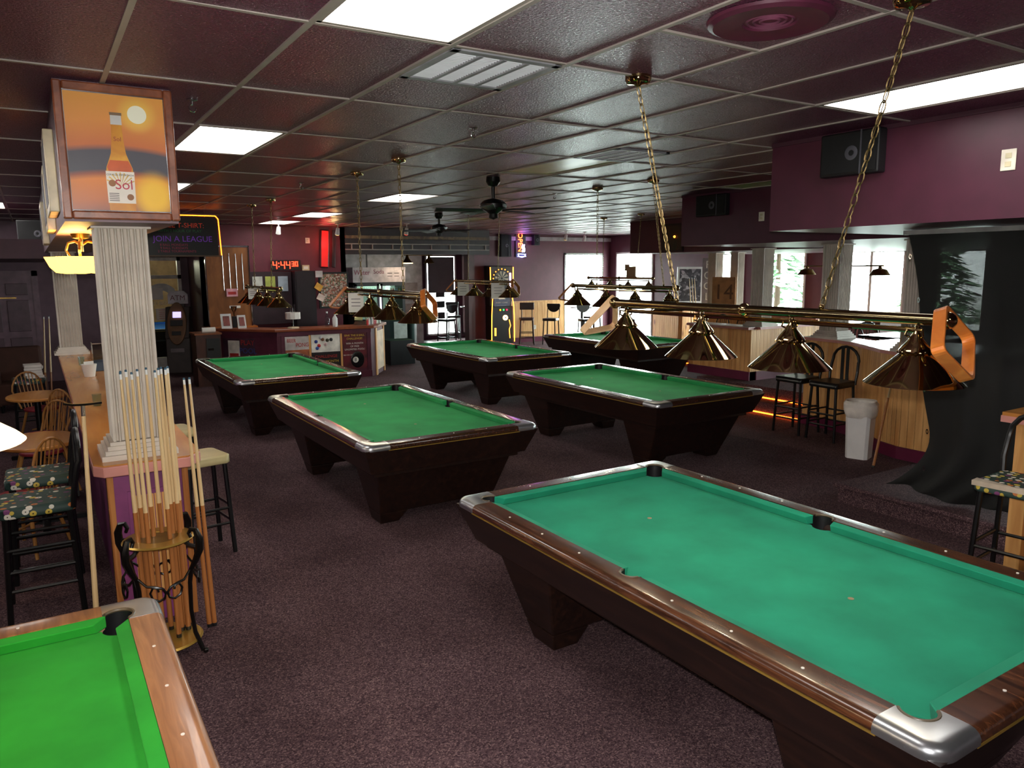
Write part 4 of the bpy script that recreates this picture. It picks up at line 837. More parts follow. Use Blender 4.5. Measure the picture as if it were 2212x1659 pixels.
ac = thing('armchair', 'dark upholstered armchair before the plum door', 'chair', (-.3, 14.2, 0)); B().box(-.32, .32, -.3, .3, .12, .45).obj('seat', plain('dark_brown_fabric', (66, 36, 26), .8), ac, bevel=.03); B().box(-.32, .32, .2, .34, .3, .98).obj('backrest', plain('dark_brown_fabric', (66, 36, 26), .8), ac, bevel=.05)
for s in (-1, 1): B().box(min(s*.26, s*.36), max(s*.26, s*.36), -.3, .3, .1, .62).obj('armrest', plain('dark_brown_fabric', (66, 36, 26), .8), ac, bevel=.03)
for sx in (-1, 1):
    for sy in (-1, 1): B().cyl((sx*.27, sy*.25, 0), (sx*.27, sy*.25, .14), .02, n=8).obj('leg', BLACKM, ac)
# ================================================================== CEILING FIXTURES
def fluo(i, j, lit, label):
    x0, y0 = GX(i)+.014, GY(j)+.014; x1, y1 = GX(i+1)-.014, GY(j+1)-.014
    if i == 10 and j == 2: x1 = 7.585
    t = thing('ceiling_light', label, 'ceiling light', ((x0+x1)/2, (y0+y1)/2, CZ), 0, 'fluorescent ceiling panels'); a, c = (x1-x0)/2, (y1-y0)/2
    B().box(-a, a, -c, -c+.02, -.004, .03).box(-a, a, c-.02, c, -.004, .03).box(-a, -a+.02, -c, c, -.004, .03).box(a-.02, a, -c, c, -.004, .03).obj('frame', TEE, t)
    B().box(-a+.02, a-.02, -c+.02, c-.02, .006, .02).obj('diffuser', DIFF if lit else DIFFO, t)
for ij, lb in {(0,-1): 'lit fluorescent panel at top centre next to the white vent', (0,2): 'lit fluorescent panel right of the framed poster', (5,-1): 'lit fluorescent panel at upper right above the soffit edge', (5,5): 'lit fluorescent panel between the two middle chains', (5,8): 'lit fluorescent panel above the service desk', (5,10): 'farthest lit fluorescent panel before the clock wall', (0,5): 'lit fluorescent panel mostly hidden behind the framed poster', (-3,8): 'lit fluorescent panel at far left near the beam', (0,-4): 'lit fluorescent panel behind the viewer', (-5,5): 'added unseen fluorescent panel brightening the far left, farther one', (-5,2): 'added unseen fluorescent panel brightening the far left, nearer one'}.items(): fluo(*ij, True, lb)
fluo(10, 2, False, 'pale unlit ceiling panel tucked beside the second soffit'); fluo(5, 2, False, 'unlit yellowed ceiling panel next to the second vent'); fluo(10, 8, False, 'unlit yellowed ceiling panel beside the far ceiling fan')
GRILLE = plain('vent_white', (214, 216, 222), .4, var=.02)
def vent(cx, cy, label):
    t = thing('ceiling_vent', label, 'vent', (cx, cy, CZ), 0, 'square ceiling vents')
    B().box(-.29, .29, -.29, -.245, -.012, .02).box(-.29, .29, .245, .29, -.012, .02).box(-.29, -.245, -.29, .29, -.012, .02).box(.245, .29, -.29, .29, -.012, .02).obj('frame', plain('vent_grey', (150, 150, 156), .4), t, bevel=.004)
    for k in range(4):
        b = B(); x0, x1 = -.24+k*.123, -.13+k*.123
        for q in range(20): y = -.235+q*.0245; b.hexa([(x0, y, -.008), (x1, y, -.008), (x1, y+.002, -.008), (x0, y+.002, -.008), (x0, y-.012, .008), (x1, y-.012, .008), (x1, y-.010, .008), (x0, y-.010, .008)])
        b.obj('grille', GRILLE, t)
        if k: B().box(x0-.0165, x0+.0035, -.25, .25, -.014, .0).obj('divider', plain('vent_grey', (150, 150, 156), .4), t)
    B().box(-.245, .245, -.245, .245, .01, .02).obj('backing', plain('vent_back', (110, 110, 116), .6), t)
vent(GX(1)+.3048, GY(0)+.3048, 'white square ceiling vent beside the big fluorescent panel'); vent(GX(5)+.3048, GY(1)+.9144, 'white square ceiling vent in the window glare')
sp = thing('ceiling_speaker', 'round plum ceiling speaker near the top right', 'speaker', (GX(2)+.3, GY(-1)+.3, CZ)); B().lathe([(.001, -.004), (.1, -.004), (.105, -.012), (.17, -.012), (.215, -.02), (.235, -.01), (.24, 0)], 40).obj('rim', plain('plum_speaker', (86, 34, 56), .45), sp, True)
for r in (.03, .055, .08): B().lathe([(r, -.004), (r+.006, -.010), (r+.012, -.004)], 32).obj('grille_ring', plain('plum_grille', (106, 54, 76), .5), sp, True)
def fan(cx, cy, label, drop=.22, rot=.3):
    t = thing('ceiling_fan', label, 'ceiling fan', (cx, cy, CZ), rot, 'black ceiling fans')
    B().lathe([(.07, 0), (.075, -.05), (.05, -.09), (.02, -.1), (.02, -drop)], 24).obj('canopy', BLACKM, t, True); B().lathe([(.02, -drop), (.1, -drop-.02), (.145, -drop-.06), (.14, -drop-.1), (.07, -drop-.14), (.045, -drop-.16), (.05, -drop-.2), (.001, -drop-.22)], 28).obj('motor', BLACKM, t, True)
    for k in range(5):
        a = k*2*PI/5; o = B().hexa([(.12, -.04, -.004), (.62, -.068, -.004), (.62, .068, -.004), (.12, .04, -.004), (.12, -.04, .004), (.62, -.068, .004), (.62, .068, .004), (.12, .04, .004)]).obj('blade', BLACKP, t, bevel=.002); o.location = (0, 0, -drop-.12); o.rotation_euler = (math.radians(10), 0, a)
fan(4.2, 7.05, 'near black ceiling fan in the middle of the room'); fan(6.1, 12.1, 'far black ceiling fan before the drinks room', .18)
def hook(x, y, label):
    t = thing('ceiling_hook', label, 'hook', (x, y, CZ), 0, 'ceiling hooks'); B().lathe([(.03, 0), (.03, -.006), (.008, -.012), (.006, -.03)], 12).obj('plate', CHROME, t, True); B().tube([(.018*math.cos(a), 0, -.05+.02*math.sin(a)) for a in [k*PI/5+PI/2 for k in range(9)]], .004, 6).obj('ring', CHROME, t, True)
hook(.84, 4.68, 'small ceiling hook right of the framed poster'); hook(2.62, 4.65, 'small ceiling hook below the white vent'); hook(2.6, 8.5, 'small ceiling hook beyond the middle chains'); hook(5.81, 8.2, 'small dark ceiling hook right of the near fan')
def spot(x, y, lbl, mat, aim=(0, .4, -1)):
    t = thing('spot_light', lbl, 'spotlight', (x, y, CZ), 0, 'small ceiling spotlights'); d = Vector(aim).normalized()
    B().lathe([(.06, 0), (.055, -.02), (.012, -.025), (.01, -.09)], 16).obj('mount', WHITE, t, True); B().cyl((0, 0, -.1), Vector((0, 0, -.1))+d*.14, .035, .05, 14).obj('head', WHITE, t, True); p = Vector((0, 0, -.1))+d*.141; B().cyl(p, p+d*.004, .043, n=14).obj('lens', mat, t)
WL = glow('warm_lens', (255, 206, 120), 6); RL = glow('red_lens', (255, 60, 40), 7)
spot(4.3, 15.7, 'white spotlight above the red clock', plain('grey_lens', (150, 150, 150), .3)); spot(5.5, 15.6, 'white spotlight above the red wall light', WL); spot(6.8, 15.0, 'red glowing spotlight left of the far fan', RL); spot(12.0, 16.4, 'amber spotlight right of the neon sign', WL); spot(13.0, 16.9, 'small white spotlight before the far windows', plain('grey_lens', (150, 150, 150), .3))
lamp_light('warm_spot_light', 8, (1, .62, .25), (5.5, 15.76, 2.84), None, .06)
SPK = plain('speaker_black', (20, 20, 23), .5)
def speaker(label, loc, dx, wd, h, rz=0):
    t = thing('wall_speaker', label, 'speaker', loc, rz, 'black wall speakers'); B().box(-dx, 0, -wd/2, wd/2, -h/2, h/2).obj('cabinet', SPK, t, bevel=.012); B().box(-dx-.006, -dx, -wd/2+.02, wd/2-.02, -h/2+.02, h/2-.02).obj('grille', plain('speaker_cloth', (14, 14, 16), .8), t)
    B().box(-dx-.012, -dx-.006, -wd*.22, -wd*.2, -h/2, h/2).obj('trim_bar', plain('grey_trim', (76, 76, 84), .4), t); o = B().lathe([(.02, 0), (.035, .004), (.05, 0)], 20).obj('tweeter', plain('grey_trim', (76, 76, 84), .4), t, True); o.location = (-dx-.006, -wd*.05, 0); o.rotation_euler = (0, -PI/2, 0)
speaker('large black speaker on the nearest soffit, partly behind a chain', (5.03, 3.4, 2.945), .09, .46, .30); speaker('black speaker on the second soffit', (7.6, 7.13, 2.945), .08, .52, .27)
speaker('black speaker at far left under the ceiling', (.16, 13.6, 2.72), .2, .5, .4, PI*.4)
speaker('dark speaker on the far wall left of the neon sign', (11.4, YW, 2.78), .16, .36, .62, PI/2); speaker('small dark speaker on the far wall right of the neon sign', (12.45, YW, 2.95), .16, .2, .3, PI/2)
def outlet(label, loc, wd, h, ax):
    t = thing('wall_outlet', label, 'outlet', loc, 0 if ax == 'x' else PI/2, 'wall outlets'); B().box(-.008, 0, -wd/2, wd/2, -h/2, h/2).obj('plate', plain('ivory_plate', (226, 216, 200), .4), t, bevel=.003)
    for z in (-h*.2, h*.2): B().box(-.011, -.008, -wd*.2, wd*.2, z-h*.12, z+h*.12).obj('socket', plain('ivory_socket', (206, 194, 160), .4), t)
outlet('ivory wall outlet on the nearest soffit at right', (5.03, 2.385, 2.785), .085, .125, 'x'); outlet('ivory wall plate on the second soffit', (7.6, 6.36, 2.76), .085, .11, 'x'); outlet('white outlet on the far pine wainscot', (12.45, YW-.02, .42), .08, .12, 'y'); outlet('small ivory plate on the clock wall between clock and red light', (5.28, 17.0, 2.8), .1, .12, 'y')
# picture on the third soffit
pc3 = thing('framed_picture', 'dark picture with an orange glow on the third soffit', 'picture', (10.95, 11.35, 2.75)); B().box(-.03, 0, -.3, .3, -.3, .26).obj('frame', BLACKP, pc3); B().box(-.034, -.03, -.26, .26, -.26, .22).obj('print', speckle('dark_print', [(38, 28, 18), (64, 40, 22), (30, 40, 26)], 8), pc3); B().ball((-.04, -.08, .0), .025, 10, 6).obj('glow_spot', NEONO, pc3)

# ================================================================== SERVICE DESK
dk = thing('service_desk', 'plum service desk with posters behind the left rear pool table', 'desk', (4.6, 15.0, 0))
DO = [(-1.75, .75), (-.78, -.42), (1.15, -.58), (1.28, -.5), (1.75, .2), (1.75, .9), (1.3, .9), (.95, .05), (-.55, .1), (-1.35, 1.0)]
DB = [(-1.68, .76), (-.74, -.36), (1.1, -.52), (1.22, -.45), (1.68, .22), (1.68, .88), (1.35, .88), (1.0, .08), (-.52, .14), (-1.3, .98)]
PLUMD = plain('plum_desk_paint', (84, 36, 52), .4); B().poly(DB, [(0, 0), (.98, 0)]).obj('body', PLUMD, dk); B().poly(DO, [(.98, 0), (1.03, 0)]).obj('desk_top', wood('reddish_top', (120, 58, 34), (152, 84, 54), (2, 2, 2), .3), dk, bevel=.008)
def on_face(p0, p1, u0, u1, z0, z1, off=.012):
    p0, p1 = Vector((*p0, 0)), Vector((*p1, 0)); d = p1-p0; n = Vector((d.y, -d.x, 0)).normalized(); a = p0+d*u0; c = p0+d*u1
    return [(a.x, a.y, z0), (c.x, c.y, z0), (c.x, c.y, z1), (a.x, a.y, z1)], n*off
def panel(name, p0, p1, u0, u1, z0, z1, mat, off=.012, par=None):
    q_, n = on_face(p0, p1, u0, u1, z0, z1, off); v = [Vector(p) for p in q_]; return B().hexa([v[0], v[1], v[1]+n, v[0]+n, v[3], v[2], v[2]+n, v[3]+n]).obj(name, mat, par or dk)
F0, F1, F2 = DB[0], DB[1], DB[2]
def ftext(body, p0, p1, u, z, size, mat, off=.02, par=None, sx=1):
    a, c = Vector((*p0, 0)), Vector((*p1, 0)); d = (c-a).normalized(); n = Vector((d.y, -d.x, 0)); p = a+(c-a)*u+n*off
    return text('poster_lettering', body, size, mat, par or dk, (p.x, p.y, z), (PI/2, 0, math.atan2(d.y, d.x)), extrude=.0006, sx=sx)
for u0, u1 in ((.045, .075), (.325, .345), (.66, .68), (.955, .975)): panel('panel_stile', F1, F2, u0, u1, .12, .92, PLUMD if u0 != .66 and u0 != .325 else PINES, .02)
panel('panel_rail', F1, F2, .0, 1, .90, .975, PLUMD, .03); panel('base_rail', F1, F2, 0, 1, 0, .13, PLUMD, .03); panel('panel_rail', F0, F1, 0, 1, .90, .975, PLUMD, .03)
RI = plain('poster_red', (176, 44, 40), .6); WI = plain('poster_white', (226, 222, 212), .6); BLK = plain('poster_black', (22, 16, 18), .5); YI = plain('poster_yellow_ink', (214, 176, 60), .6)
panel('poster', F1, F2, .08, .325, .62, .88, plain('poster_grey', (186, 178, 174), .6), .014); panel('poster', F1, F2, .08, .325, .2, .62, plain('poster_brown', (150, 84, 52), .6, var=.3), .014)
ftext('BEER', F1, F2, .145, .80, .10, RI, sx=.8); ftext('PONG', F1, F2, .255, .71, .11, RI, sx=.8)
panel('poster', F1, F2, .35, .655, .55, .9, WI, .014); panel('poster', F1, F2, .35, .655, .2, .55, BLK, .014)
for (u, z, c) in ((.4, .76, (40, 60, 130)), (.43, .68, (190, 40, 50)), (.41, .63, (60, 90, 160)), (.47, .8, (120, 80, 50)), (.52, .78, (60, 60, 40)), (.50, .7, (220, 190, 190)), (.56, .79, (40, 40, 44)), (.45, .84, (200, 200, 200))):
    a = Vector((*F1, 0)).lerp(Vector((*F2, 0)), u); B().ball((a.x, a.y-.012, z), .035, 10, 8).obj('printed_ball', plain('ball_%d_%d' % (c[0], c[1]), c, .5), dk)
ftext('WIN A MONTH', F1, F2, .5, .36, .07, YI); ftext('OF FREE POOL', F1, F2, .5, .27, .07, YI); ftext('CHALLENGE', F1, F2, .5, .46, .08, RI)
panel('poster', F1, F2, .685, .95, .18, .9, plain('poster_dark_red', (84, 20, 30), .5, var=.3), .014)
ftext("SINK THE 8 BALL", F1, F2, .815, .85, .055, YI); ftext('CHALLENGE!', F1, F2, .815, .785, .055, YI); ftext('WIN A MONTH', F1, F2, .815, .69, .05, WI); ftext('OF FREE', F1, F2, .815, .63, .05, WI); ftext('UNLIMITED POOL!', F1, F2, .815, .57, .05, WI); ftext('SEE FOR DETAILS', F1, F2, .76, .46, .035, WI)
a = Vector((*F1, 0)).lerp(Vector((*F2, 0)), .86); o8 = B().ball((0, 0, 0), .175, 24, 16).obj('printed_eight_ball', plain('eight_black', (10, 10, 12), .25), dk, True); o8.location = (a.x, a.y-.006, .36); o8.scale = (1, .12, 1); w8 = B().cyl((0, -.178, 0), (0, -.174, 0), .06, n=20).obj('ball_spot', WI, o8); w8.location = (-.08, 0, 0); text('ball_number', '8', .1, BLK, o8, (-.08, -.19, 0), FRONT)
panel('poster', F0, F1, .16, .66, .3, .84, plain('poster_dim', (60, 34, 48), .6, var=.3), .014); panel('leaflet', F0, F1, .24, .42, .4, .8, WI, .018); ftext('PLAY', F0, F1, .55, .76, .14, RI); ftext('POOL', F0, F1, .55, .60, .15, plain('poster_blue', (50, 70, 140), .6)); panel('leaflet_print', F0, F1, .26, .40, .42, .55, RI, .02)

panel('side_panel', DB[3], DB[4], .15, .9, .1, .9, plain('pale_side_panel', (206, 178, 150), .5), .015); panel('side_post', DB[3], DB[4], 0, .14, 0, .97, PINES, .02); panel('side_post', DB[3], DB[4], .9, 1, 0, .97, PINES, .02)
# things on and behind the desk
def desk_item(name, label, cat, x, y, group=None): return thing(name, label, cat, (x, y, 1.03), 0, group)
def bottle(label, x, y, h, r, mat, cap, z=1.03, group='bottles on the service desk'):
    t = thing('bottle', label, 'bottle', (x, y, z), 0, group); B().lathe([(.001, 0), (r, 0), (r, h*.6), (r*.5, h*.76), (r*.36, h*.8), (r*.36, h*.92)], 14).obj('body', mat, t, True); B().lathe([(r*.42, h*.9), (r*.42, h), (.001, h)], 10).obj('cap', cap, t, True); return t
sb = bottle('clear spray bottle on the service desk', 4.9, 14.75, .3, .045, GLASS, WHITE); bottle('white lotion bottle beside the spray bottle on the desk', 5.05, 14.72, .27, .05, WHITE, BLACKP)
cs = desk_item('card_stand', 'round wire stand full of white cards on the desk', 'card stand', 4.25, 14.85); B().cyl((0, 0, .0), (0, 0, .4), .008, n=8).obj('pole', CHROME, cs); B().lathe([(.001, 0), (.12, .0), (.1, .02), (.001, .03)], 20).obj('base', plain('beige_base', (196, 180, 150), .5), cs)
for k in range(10): a = k*PI/5; B().cb((.13*math.cos(a), .13*math.sin(a), .24), (.09, .012, .13), Matrix.Rotation(a+PI/2, 3, 'Z')).obj('card', PAPER, cs)
for k in range(5): a = k*2*PI/5; B().cyl((.05*math.cos(a), .05*math.sin(a), .28), (.05*math.cos(a), .05*math.sin(a), .46), .004, n=5).obj('prong', CHROME, cs)
for k, (x, y, wd, h, lb) in enumerate(((3.15, 15.55, .2, .28, 'white framed photo leaning at left end of the desk'), (3.42, 15.45, .16, .25, 'second small framed photo beside the gold trophy'))):
    t = desk_item('framed_photo', lb, 'photo', x, y, 'framed photos on the desk'); B().hexa([(-wd/2, 0, 0), (wd/2, 0, 0), (wd/2, .02, 0), (-wd/2, .02, 0), (-wd/2, .08, h), (wd/2, .08, h), (wd/2, .1, h), (-wd/2, .1, h)]).obj('frame', WHITE, t); B().hexa([(-wd*.3, -.004, h*.18), (wd*.3, -.004, h*.18), (wd*.3, .02, h*.18), (-wd*.3, .02, h*.18), (-wd*.3, .062, h*.85), (wd*.3, .062, h*.85), (wd*.3, .08, h*.85), (-wd*.3, .08, h*.85)]).obj('photo', plain('photo_red', (130, 64, 58), .5, var=.3), t)
tr = desk_item('trophy', 'small gold trophy between the framed photos', 'trophy', 3.34, 15.75); B().box(-.04, .04, -.04, .04, 0, .22).obj('base', BLACKP, tr); B().lathe([(.01, .22), (.02, .3), (.05, .36), (.06, .42), (.05, .42)], 14).obj('cup', BRASS, tr, True)
pt = desk_item('paper_roll', 'white paper towel roll lying on the left desk wing', 'paper roll', 2.98, 15.1); pt.location = (2.72, 15.1, 1.0+.05)
B().cyl((-.12, 0, 0), (.12, 0, 0), .05, n=18).obj('roll', PAPER, pt, True); B().cyl((.12, 0, 0), (.122, 0, 0), .02, n=12).obj('core', BLACKP, pt)
cab = thing('drawer_cabinet', 'dark wooden cabinet at left end of the service desk', 'cabinet', (2.74, 15.2, 0)); B().box(-.28, .16, -.25, .3, 0, .97).obj('body', wood('dark_cab', (46, 22, 16), (76, 40, 28), (4, 4, 2), .4), cab); B().box(-.3, .18, -.27, .32, .97, 1.0).obj('top', wood('cab_top', (110, 60, 36), (140, 84, 52), (2, 2, 2), .3), cab); B().box(-.1, .14, -.265, -.25, .1, .9).obj('door', BLACKP, cab); B().box(-.08, .02, -.28, -.265, .68, .72).obj('handle', CHROME, cab)
cardb = desk_item('card_box', 'yellow note card in a clear holder on the desk', 'card holder', 5.62, 14.85); B().cb((-.02, 0, .17), (.17, .01, .16), Matrix.Rotation(.1, 3, 'Y')).obj('card', plain('pale_yellow_card', (226, 216, 150), .6), cardb); B().box(-.12, .12, -.05, .05, 0, .1).obj('holder', glass('holder_clear', (200, 205, 205)), cardb)
nt2 = desk_item('framed_notice', 'pale green framed notice standing on the desk', 'notice', 5.95, 15.0); B().hexa([(-.14, 0, 0), (.14, 0, 0), (.14, .02, 0), (-.14, .02, 0), (-.14, .05, .3), (.14, .05, .3), (.14, .07, .3), (-.14, .07, .3)]).obj('sheet', plain('pale_green_sheet', (196, 214, 186), .5), nt2); B().hexa([(-.1, -.002, .02), (.1, -.002, .02), (.1, .01, .02), (-.1, .01, .02), (-.1, .038, .24), (.1, .038, .24), (.1, .045, .24), (-.1, .045, .24)]).obj('print', plain('pale_print', (176, 196, 170), .6), nt2)
for k in range(9):
    c = [(190, 40, 40), (220, 214, 206), (60, 60, 66), (214, 210, 200), (176, 40, 60)][k % 5]
    bottle('%s small snack jar from the left at right end of the desk' % ORD[k], 5.72+.055*k, 14.68+.055*k, .13+.06*random.random(), .024, plain('jar_%d' % (k % 5), c, .4), WHITE, 1.03, 'snack jars on the desk end')
# leaning wooden display board with chrome frame
wb = thing('display_board', 'brown wooden display board with thin chrome frame left of the clock wall', 'display board', (3.42, 16.45, 1.0)); B().box(-.42, .42, .0, .03, 0, 1.62).obj('board', wood('brown_board', (110, 62, 26), (150, 92, 44), (3, 3, 1), .4), wb); B().box(-.44, -.42, -.02, .03, 0, 1.66).box(.42, .44, -.02, .03, 0, 1.66).box(-.44, .44, -.02, .03, 1.63, 1.66).obj('chrome_frame', CHROME, wb)
for k in range(4): B().cyl((-.1+k*.13, -.015, .75), (-.1+k*.13, -.015, 1.5), .006, n=6).obj('hanging_chain', CHROME, wb)
s1 = B().box(-.06, .16, -.03, -.02, .62, .78).obj('pink_sign', plain('pink_sign', (224, 160, 170), .6), wb); B().box(-.03, .13, -.034, -.03, .66, .72).obj('sign_print', RI, wb); B().box(-.02, .2, -.03, -.02, .38, .43).obj('paper_strip', PAPER, wb)
bw = thing('service_stand', 'low wooden stand under the display board', 'stand', (3.42, 16.6, 0)); B().box(-.5, .5, -.2, .2, .0, .96).obj('body', PLUMD, bw); B().box(-.52, .52, -.22, .22, .96, 1.0).obj('top', HONEY, bw)
# LED clock
ck = thing('led_clock', 'red LED clock reading four forty-four on the clock wall', 'clock', (4.76, 17.0, 2.26)); B().box(-.32, .32, -.06, 0, -.11, .11).obj('case', BLACKP, ck)
SEG = {'4': 'fgbc', '3': 'abgcd', '0': 'abcdef'}
def digit(ch, x, h, wd, z0):
    b = B(); t_ = .015
    S_ = {'a': (x, x+wd, z0+h-t_, z0+h), 'g': (x, x+wd, z0+h/2-t_/2, z0+h/2+t_/2), 'd': (x, x+wd, z0, z0+t_), 'f': (x, x+t_, z0+h/2, z0+h), 'b': (x+wd-t_, x+wd, z0+h/2, z0+h), 'e': (x, x+t_, z0, z0+h/2), 'c': (x+wd-t_, x+wd, z0, z0+h/2)}
    for c in SEG[ch]: x0, x1, z0_, z1_ = S_[c]; b.box(x0, x1, -.066, -.06, z0_, z1_)
    return b.obj('digit', REDL, ck)
digit('4', -.29, .16, .09, -.08); digit('4', -.12, .16, .09, -.08); digit('4', .0, .16, .09, -.08); digit('3', .12, .11, .06, -.03); digit('0', .2, .11, .06, -.03); B().box(-.17, -.15, -.066, -.06, -.04, -.02).box(-.17, -.15, -.066, -.06, .03, .05).obj('colon', REDL, ck)
cp = thing('beige_box', 'small beige box on the wall right of the red clock', 'box', (5.2, 17.0, 2.2)); B().box(-.08, .08, -.05, 0, -.06, .06).obj('case', plain('beige_plastic', (196, 176, 140), .5), cp); B().box(-.05, .05, -.053, -.05, -.03, .03).obj('label_plate', PAPER, cp)
# cue case lights: tall red wall light and dark cue case
rl = thing('red_wall_light', 'tall leaning red wall panel beside a dark cue case', 'wall light', (5.62, 16.98, 2.2)); o = B().box(-.1, .1, -.05, 0, 0, .84).obj('case', plain('dark_red_case', (90, 20, 22), .4), rl, bevel=.02); B().box(-.075, .075, -.056, -.05, .02, .82).obj('red_panel', glow('red_lit_panel', (196, 30, 28), .7), rl); lamp_light('panel_light', 5, (1, .08, .08), (0, -.25, .55), rl, .1); rl.rotation_euler = (0, .06, 0)
cc = thing('cue_case', 'dark narrow cue case hanging beside the red wall panel', 'cue case', (5.84, 16.98, 2.2)); B().box(-.04, .04, -.04, 0, 0, .84).obj('case', plain('dark_case', (44, 18, 22), .5), cc, bevel=.015); cc.rotation_euler = (0, .05, 0)
# shelf cabinet with three lit panes, dark cabinet, poster collage, notes
sv = thing('pane_cabinet', 'dark cabinet with three pale panes below the red clock', 'cabinet', (4.33, 16.98, 1.0)); B().box(-.45, .45, -.3, 0, 0, 1.12).obj('body', plain('dark_plum_cab', (44, 24, 32), .45), sv)
for k, c in enumerate(((196, 196, 188), (170, 178, 92), (160, 172, 184))): B().box(-.38+k*.27, -.17+k*.27, -.315, -.30, .7, 1.02).obj('pane', plain('pane_%d' % k, c, .3), sv)
dc = thing('tall_cabinet', 'tall black cabinet between the pale panes and the photo collage', 'cabinet', (5.02, 16.9, 0)); B().box(-.22, .22, -.45, .0, 0, 2.13).obj('body', plain('black_cab', (26, 16, 22), .45), dc); B().box(-.2, .2, -.46, -.45, .06, 2.08).obj('door', plain('black_cab_door', (32, 20, 26), .4), dc)
for k, (x, z, c, r) in enumerate(((5.3, 1.78, (214, 158, 66), .6), (5.34, 1.55, (222, 200, 190), .5), (5.32, 2.06, (180, 176, 180), 0))):
    t = thing('note_card', ('orange note card pinned between cabinet and collage', 'torn pale note card pinned below the orange one', 'small photo card pinned above the orange note')[k], 'note', (x, 16.42, z), 0, 'cards pinned by the collage'); B().cb((0, 0, 0), (.16, .004, .14), Matrix.Rotation(r, 3, 'Y')).obj('card', plain('card_%d' % k, c, .7), t); B().cyl((0, 0, 0), (0, .12, 0), .004, n=6).obj('pin', CHROME, t)
pb = thing('photo_collage', 'black-framed collage of many small photos behind the desk', 'collage', (5.67, 16.5, 1.3)); B().box(-.34, .34, 0, .03, 0, .8).obj('frame', BLACKP, pb); B().box(-.3, .3, -.006, 0, .04, .76).obj('photos', speckle('photo_collage', [(60, 40, 40), (150, 90, 70), (200, 190, 180), (90, 110, 80), (120, 70, 60), (210, 150, 130)], 34), pb); B().cyl((0, .03, .4), (0, .48, .4), .01, n=6).obj('bracket', BLACKM, pb)
# hanging light-board with rope light
lb_ = thing('menu_board', 'black lettered board edged with orange rope light under the ceiling', 'sign', (2.0, 13.0, 2.4)); B().box(-.58, .58, 0, .05, 0, .6).obj('board', plain('board_black', (12, 12, 14), .4), lb_); B().box(-.6, .6, -.01, .06, -.02, .0).obj('bottom_rail', plain('brown_rail', (90, 66, 48), .5), lb_)
def neon_txt(b_, sz, m_, x, z): text('board_lettering', b_, sz, m_, lb_, (x, -.004, z), FRONT, extrude=.001)
neon_txt('FREE T-SHIRT:', .105, glow('marker_red', (200, 60, 36), .16), .06, .46); neon_txt('WITH 2 HOUR OF PLAY', .06, glow('marker_green', (24, 90, 50), .1), .02, .375); neon_txt('JOIN A LEAGUE', .125, glow('marker_purple', (100, 44, 150), .25), .06, .25); neon_txt('8 BALL MONDAYS', .05, glow('marker_crimson', (130, 28, 60), .12), -.08, .16); neon_txt('9 BALL TUESDAYS', .05, glow('marker_crimson', (130, 28, 60), .12), -.08, .11); neon_txt('2 TABLE TOURNAMENTS', .05, glow('marker_crimson', (130, 28, 60), .12), -.04, .06)
def ropeloop(par, pts, n):
    b = B(); P_ = [Vector(p) for p in pts]; L_ = [0]
    for a, c in zip(P_, P_[1:]): L_.append(L_[-1]+(c-a).length)
    for k in range(n):
        d = L_[-1]*(k+.5)/n; i = max(j for j in range(len(L_)) if L_[j] <= d); i = min(i, len(P_)-2); b.ball(P_[i].lerp(P_[i+1], (d-L_[i])/(L_[i+1]-L_[i])), .011, 6, 4)
    return b.obj('rope_light', glow('rope_light_warm', (255, 120, 30), 6), par)
ropeloop(lb_, [(-.57, -.01, -.02), (-.6, -.01, .03), (-.6, -.01, .57), (-.56, -.01, .62), (.56, -.01, .62), (.6, -.01, .57), (.62, -.01, .0)], 110)
for x in (-.4, .4): B().cyl((x, .02, .6), (x, .02, CZ-2.4), .004, n=6).obj('hanger', CHROME, lb_)
# ATM
at = thing('cash_machine', 'brown freestanding cash machine beside the glass entry door', 'cash machine', (2.55, 17.45, 0), -.35); BRN = plain('brown_plastic', (112, 76, 44), .45); DBR = plain('grey_brown_shell', (66, 56, 52), .5)
B().hexa([(-.24, -.22, 0), (.24, -.22, 0), (.24, .25, 0), (-.24, .25, 0), (-.24, -.18, .75), (.24, -.18, .75), (.24, .25, .75), (-.24, .25, .75)]).obj('cabinet', DBR, at, bevel=.02); B().hexa([(-.24, -.24, .75), (.24, -.24, .75), (.24, .25, .75), (-.24, .25, .75), (-.24, .0, 1.4), (.24, .0, 1.4), (.24, .25, 1.4), (-.24, .25, 1.4)]).obj('head', DBR, at, bevel=.02)
ov = B().add(*(lambda n: ([(.19*math.cos(2*PI*k/n), -.30+.02, .0+.46*math.sin(2*PI*k/n)) for k in range(n)]+[(.19*math.cos(2*PI*k/n), -.2, .46*math.sin(2*PI*k/n)) for k in range(n)], [tuple(range(n)), tuple(range(2*n-1, n-1, -1))]+[(k, (k+1) % n, n+(k+1) % n, n+k) for k in range(n)]))(28)).obj('fascia', BRN, at, bevel=.015); ov.location = (0, .08, .98); ov.rotation_euler = (-.3, 0, 0)
sc = B().box(-.07, .09, -.31, -.28, .12, .24).obj('screen', glow('atm_screen', (190, 180, 255), 1.6), at); sc.location = (0, .08, .98); sc.rotation_euler = (-.3, 0, 0); kp = B().box(-.12, .12, -.31, -.28, -.06, .06).box(-.09, .09, -.31, -.28, -.26, -.18).obj('keypad', BLACKP, at); kp.location = (0, .08, .98); kp.rotation_euler = (-.3, 0, 0)
